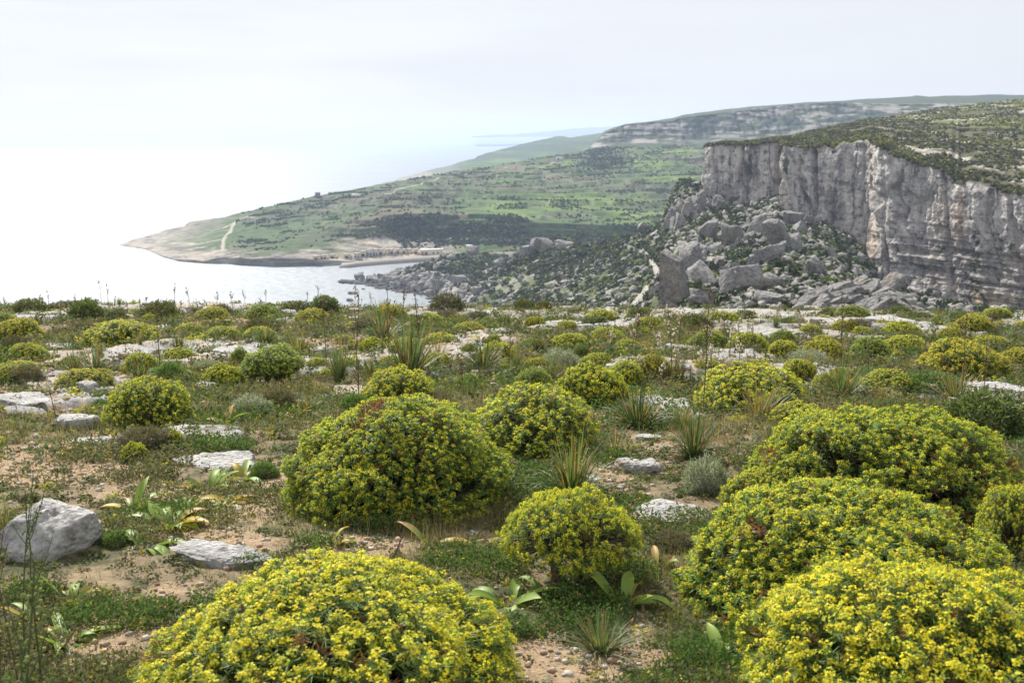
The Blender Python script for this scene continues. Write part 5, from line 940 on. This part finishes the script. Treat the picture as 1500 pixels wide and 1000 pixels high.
for i, (px, py, h, lb) in enumerate([(1030,610,200,'tallest dark stalk rising through the wide lone mound and the rim'),(1232,540,110,'dark branched stalk left of the touching pair at the right'),(1405,610,160,'dark stalk before the golden mound'),(1440,590,90,'bent pale stalk right of the golden mound'),(480,545,110,'thin brown stalk by the upright tuft'),(522,550,130,'brown leafy stalk rising from the upright tuft'),(570,540,120,'dark stalk left in the tallest stand'),(592,545,130,'dark stalk in the middle of the tallest stand'),(615,540,115,'dark stalk right in the tallest stand'),(235,545,110,'thin dark stalk in front of the small spurge behind the dark one'),(82,620,85,'short stalk with a white flower at the left on red soil'),(985,560,120,'branched asphodel stalk by the rounded grey stone'),(930,540,80,'thin brown stalk in the centre right distance')]):
    stalk(px, py, h, lb, 820+i, 'asph' if i in (10, 11) else 'dry', (float(rng.normal()*.06), 0), th=.006 if py < 580 else .005, br=6)
for i in range(70):
    if i < 26: px = [8,58,72,110,150,160,168,188,205,214,232,257,266,280,290,318,342,360,383,390,450,468,520,545,640,700][i]; py = 452+g.random()*14; h = g.uniform(18, 46); k = 'dry'; lb = near('thin dry rim stalk', px, py)
    elif i < 52: px = g.uniform(890, 1110); py = g.uniform(490, 570); h = g.uniform(28, 60); k = 'asph'; lb = near('pinkish asphodel stalk', px, py)
    else: px = g.uniform(400, 1480); py = g.uniform(480, 600); h = g.uniform(30, 75); k = 'dry'; lb = near('dry brown stalk', px, py)
    stalk(px, py, h, lb, 900+i, k, (float(g.normal()*.08), 0), th=.0075 if py < 520 else .006, br=3)
# ------------------------------------------------------------------ ground cover (uncountable)
def polar(n, g, d0, d1, pw=1.0, t0=-.72, t1=.62):
    D = np.exp(math.log(d0)+(math.log(d1)-math.log(d0))*g.random(n)**pw); x = D*g.uniform(t0, t1, n); return x, D
def cover():
    g = np.random.default_rng(91)
    x, y = polar(480000, g, 1.9, 30); soil, stone = masks(x, y); n = fbm(np.c_[x, y]*1.4, 4, 301); d = (1-soil*.95)*(1-stone*.93)*sstep(-.25, .3, n)*.85; d = np.maximum(d, .6*sstep(.35, .8, spots(GREEN, x, y)+n*.3)); k = g.random(len(x)) < d; x, y = x[k], y[k]; n = n[k]; z = ground(x, y); m = len(x); sc = np.clip(y/5, .7, 3.2)
    a = g.random(m)*6.28; el = np.abs(g.normal(size=m))*.5+.1; T = np.c_[np.cos(a)*np.sin(el), np.sin(a)*np.sin(el), np.cos(el)]
    dry = sstep(-.25, .3, fbm(np.c_[x, y]*.6, 3, 303)+g.normal(size=m)*.3)[:, None]; c = lin(.11, .15, .05)[None]*(1-dry)+lin(.27, .215, .115)[None]*dry; c = c*g.uniform(.65, 1.3, (m, 1)); H = g.uniform(.015, .052, m)*sc**.7*(1+dry[:, 0]*.5)*(1+.8*sstep(.1, .5, n))
    V, f, t = blades(np.c_[x, y, z-.004], T, H, .0028*sc*g.uniform(.7, 1.3, m), g.uniform(0, .5, m)*el, 2, nrm(np.cross(T, [0, 0, 1.])), lambda t: 1-.85*t, c*.8, c*1.2)
    tag(link('grass', mesh_np('grass', V, f, t, [M_GRASS])), 'short green and dry grass between the bushes', 'grass', None, 'stuff')
    # low leafy herbs: small roundish leaves hugging the ground
    x, y = polar(400000, g, 1.9, 30); x2, y2 = polar(260000, g, 1.9, 6.5); x = np.r_[x, x2]; y = np.r_[y, y2]; soil, stone = masks(x, y); n = fbm(np.c_[x, y]*1.9+9, 4, 305); n2 = fbm(np.c_[x, y]*5, 3, 306); d = (1-soil*.84)*(1-stone*.95)*sstep(-.15, .2, n+.5*n2); gr = sstep(.3, .65, spots(GREEN, x, y)+n2*.3+n*.25); d = np.maximum(d, gr); k = g.random(len(x)) < d; gr = gr[k]; x, y, n = x[k], y[k], n[k]; m = len(x); sc = np.clip(y/5, .7, 3.2)
    z = ground(x, y)+g.random(m)**1.5*.075*sc**.7*np.maximum(sstep(-.2, .3, n), gr*1.1); a = g.random(m)*6.28; el = g.uniform(.5, 1.4, m); T = np.c_[np.cos(a)*np.sin(el), np.sin(a)*np.sin(el), np.cos(el)]; w = sstep(-.2, .3, fbm(np.c_[x, y]*.9, 3, 307)+g.normal(size=m)*.2)[:, None]
    c = (lin(.085, .145, .04)[None]*w+lin(.15, .15, .085)[None]*(1-w))*g.uniform(.6, 1.35, (m, 1)); c = c*(1-gr[:, None]*.8)+lin(.075, .15, .035)[None]*g.uniform(.6, 1.4, (m, 1))*gr[:, None]*.8; o_ = g.random((m, 1)); c = np.where(o_ < .03, lin(.42, .26, .10)[None], c); c = np.where(o_ > .996, lin(.62, .55, .05)[None], c)
    V, f, t = blades(np.c_[x, y, z], T, .017*sc*g.uniform(.6, 1.3, m), .010*sc*g.uniform(.6, 1.3, m), np.zeros(m), 1, nrm(np.cross(T, g.normal(size=T.shape))), lambda t: 1-.5*t, c*.85, c*1.1)
    tag(link('low_herb', mesh_np('low_herb', V, f, t, [M_GRASS])), 'low leafy herbs covering the plateau soil', 'herbs', None, 'stuff')
    # small twiggy undershrubs and litter of the middle distance
    x, y = polar(13000, g, 2.6, 31); soil, stone = masks(x, y); k = g.random(len(x)) < (1-soil*.6)*(1-stone*.75); x, y = x[k], y[k]; z = ground(x, y); m = len(x); R = g.uniform(.035, .12, m)*np.clip(y/11, .4, 1.5); u = g.random((m, 1))
    c = np.where(u < .30, lin(.11, .13, .055)[None], np.where(u < .62, lin(.19, .165, .125)[None], np.where(u < .78, lin(.15, .18, .11)[None], np.where(u < .88, lin(.34, .33, .05)[None], lin(.07, .095, .035)[None]))))*g.uniform(.7, 1.2, (m, 1))
    V, f, t = clumps(np.c_[x, y, z-.02], R, c, 55, g, .75, .14)
    tag(link('undergrowth', mesh_np('undergrowth', V, f, t, [M_GRASS])), 'knee-low tangle of dwarf shrubs between the larger bushes', 'undergrowth', None, 'stuff')
    # gravel
    x, y = polar(70000, g, 1.9, 18); soil, stone = masks(x, y); k = g.random(len(x)) < soil*.8+.05; x, y = x[k], y[k]; z = ground(x, y); m = len(x); R = (.0025+.016*g.random(m)**6)*np.clip(y/4, .8, 2.6); u = g.random((m, 1)); c = np.where(u < .5, lin(.42, .31, .22)[None], np.where(u < .8, lin(.45, .41, .36)[None], lin(.25, .16, .11)[None]))*g.uniform(.7, 1.2, (m, 1))
    V, f, t = blobs(np.c_[x, y, z+R*.2], R, c, g, 1, .7, .3)
    tag(link('gravel', mesh_np('gravel', V, f, t, [M_PEB])), 'gravel and small stones on the bare soil', 'gravel', None, 'stuff')
    # dead leaf litter
    x, y = polar(9000, g, 2.2, 20); z = ground(x, y)+.006; m = len(x); a = g.random(m)*6.28; el = g.uniform(1.1, 1.6, m); T = np.c_[np.cos(a)*np.sin(el), np.sin(a)*np.sin(el), np.cos(el)]; c = np.where(g.random((m, 1)) < .4, lin(.42, .24, .10)[None], lin(.36, .28, .18)[None])*g.uniform(.4, 1.1, (m, 1)); sc = np.clip(y/5, .7, 2.5)
    V, f, t = blades(np.c_[x, y, z], T, .035*sc*g.uniform(.4, 1.4, m), .007*sc*g.uniform(.4, 1.3, m), np.zeros(m), 2, nrm(np.cross(T, [0, 0, 1.])+g.normal(size=T.shape)*.3), lambda t: 1-.7*t, c, c)
    tag(link('leaf_litter', mesh_np('leaf_litter', V, f, t, [M_GRASS])), 'dry leaf litter scattered on the ground', 'leaf litter', None, 'stuff')
cover()
# ------------------------------------------------------------------ haze over the sea and the valley
def haze():
    m, nt = mat('haze_air'); out = N(nt, "ShaderNodeOutputMaterial"); v = N(nt, "ShaderNodeVolumePrincipled"); v.inputs['Color'].default_value = (.56, .68, .94, 1); v.inputs['Density'].default_value = 0.00015; v.inputs['Anisotropy'].default_value = .3
    nt.links.new(v.outputs[0], out.inputs['Volume']); x, y0, y1 = 36000, -200, 40000; z0, z1 = -150, 190
    V = np.array([[a, b, c] for a in (-x, x) for b in (y0, y1) for c in (z0, z1)], float); f = np.array([[0, 1, 3, 2], [4, 6, 7, 5], [0, 4, 5, 1], [2, 3, 7, 6], [0, 2, 6, 4], [1, 5, 7, 3]])
    tag(link('haze', mesh_np('haze', V, [f], None, [m])), 'thin sea haze filling the air', 'haze', None, 'stuff')
haze()
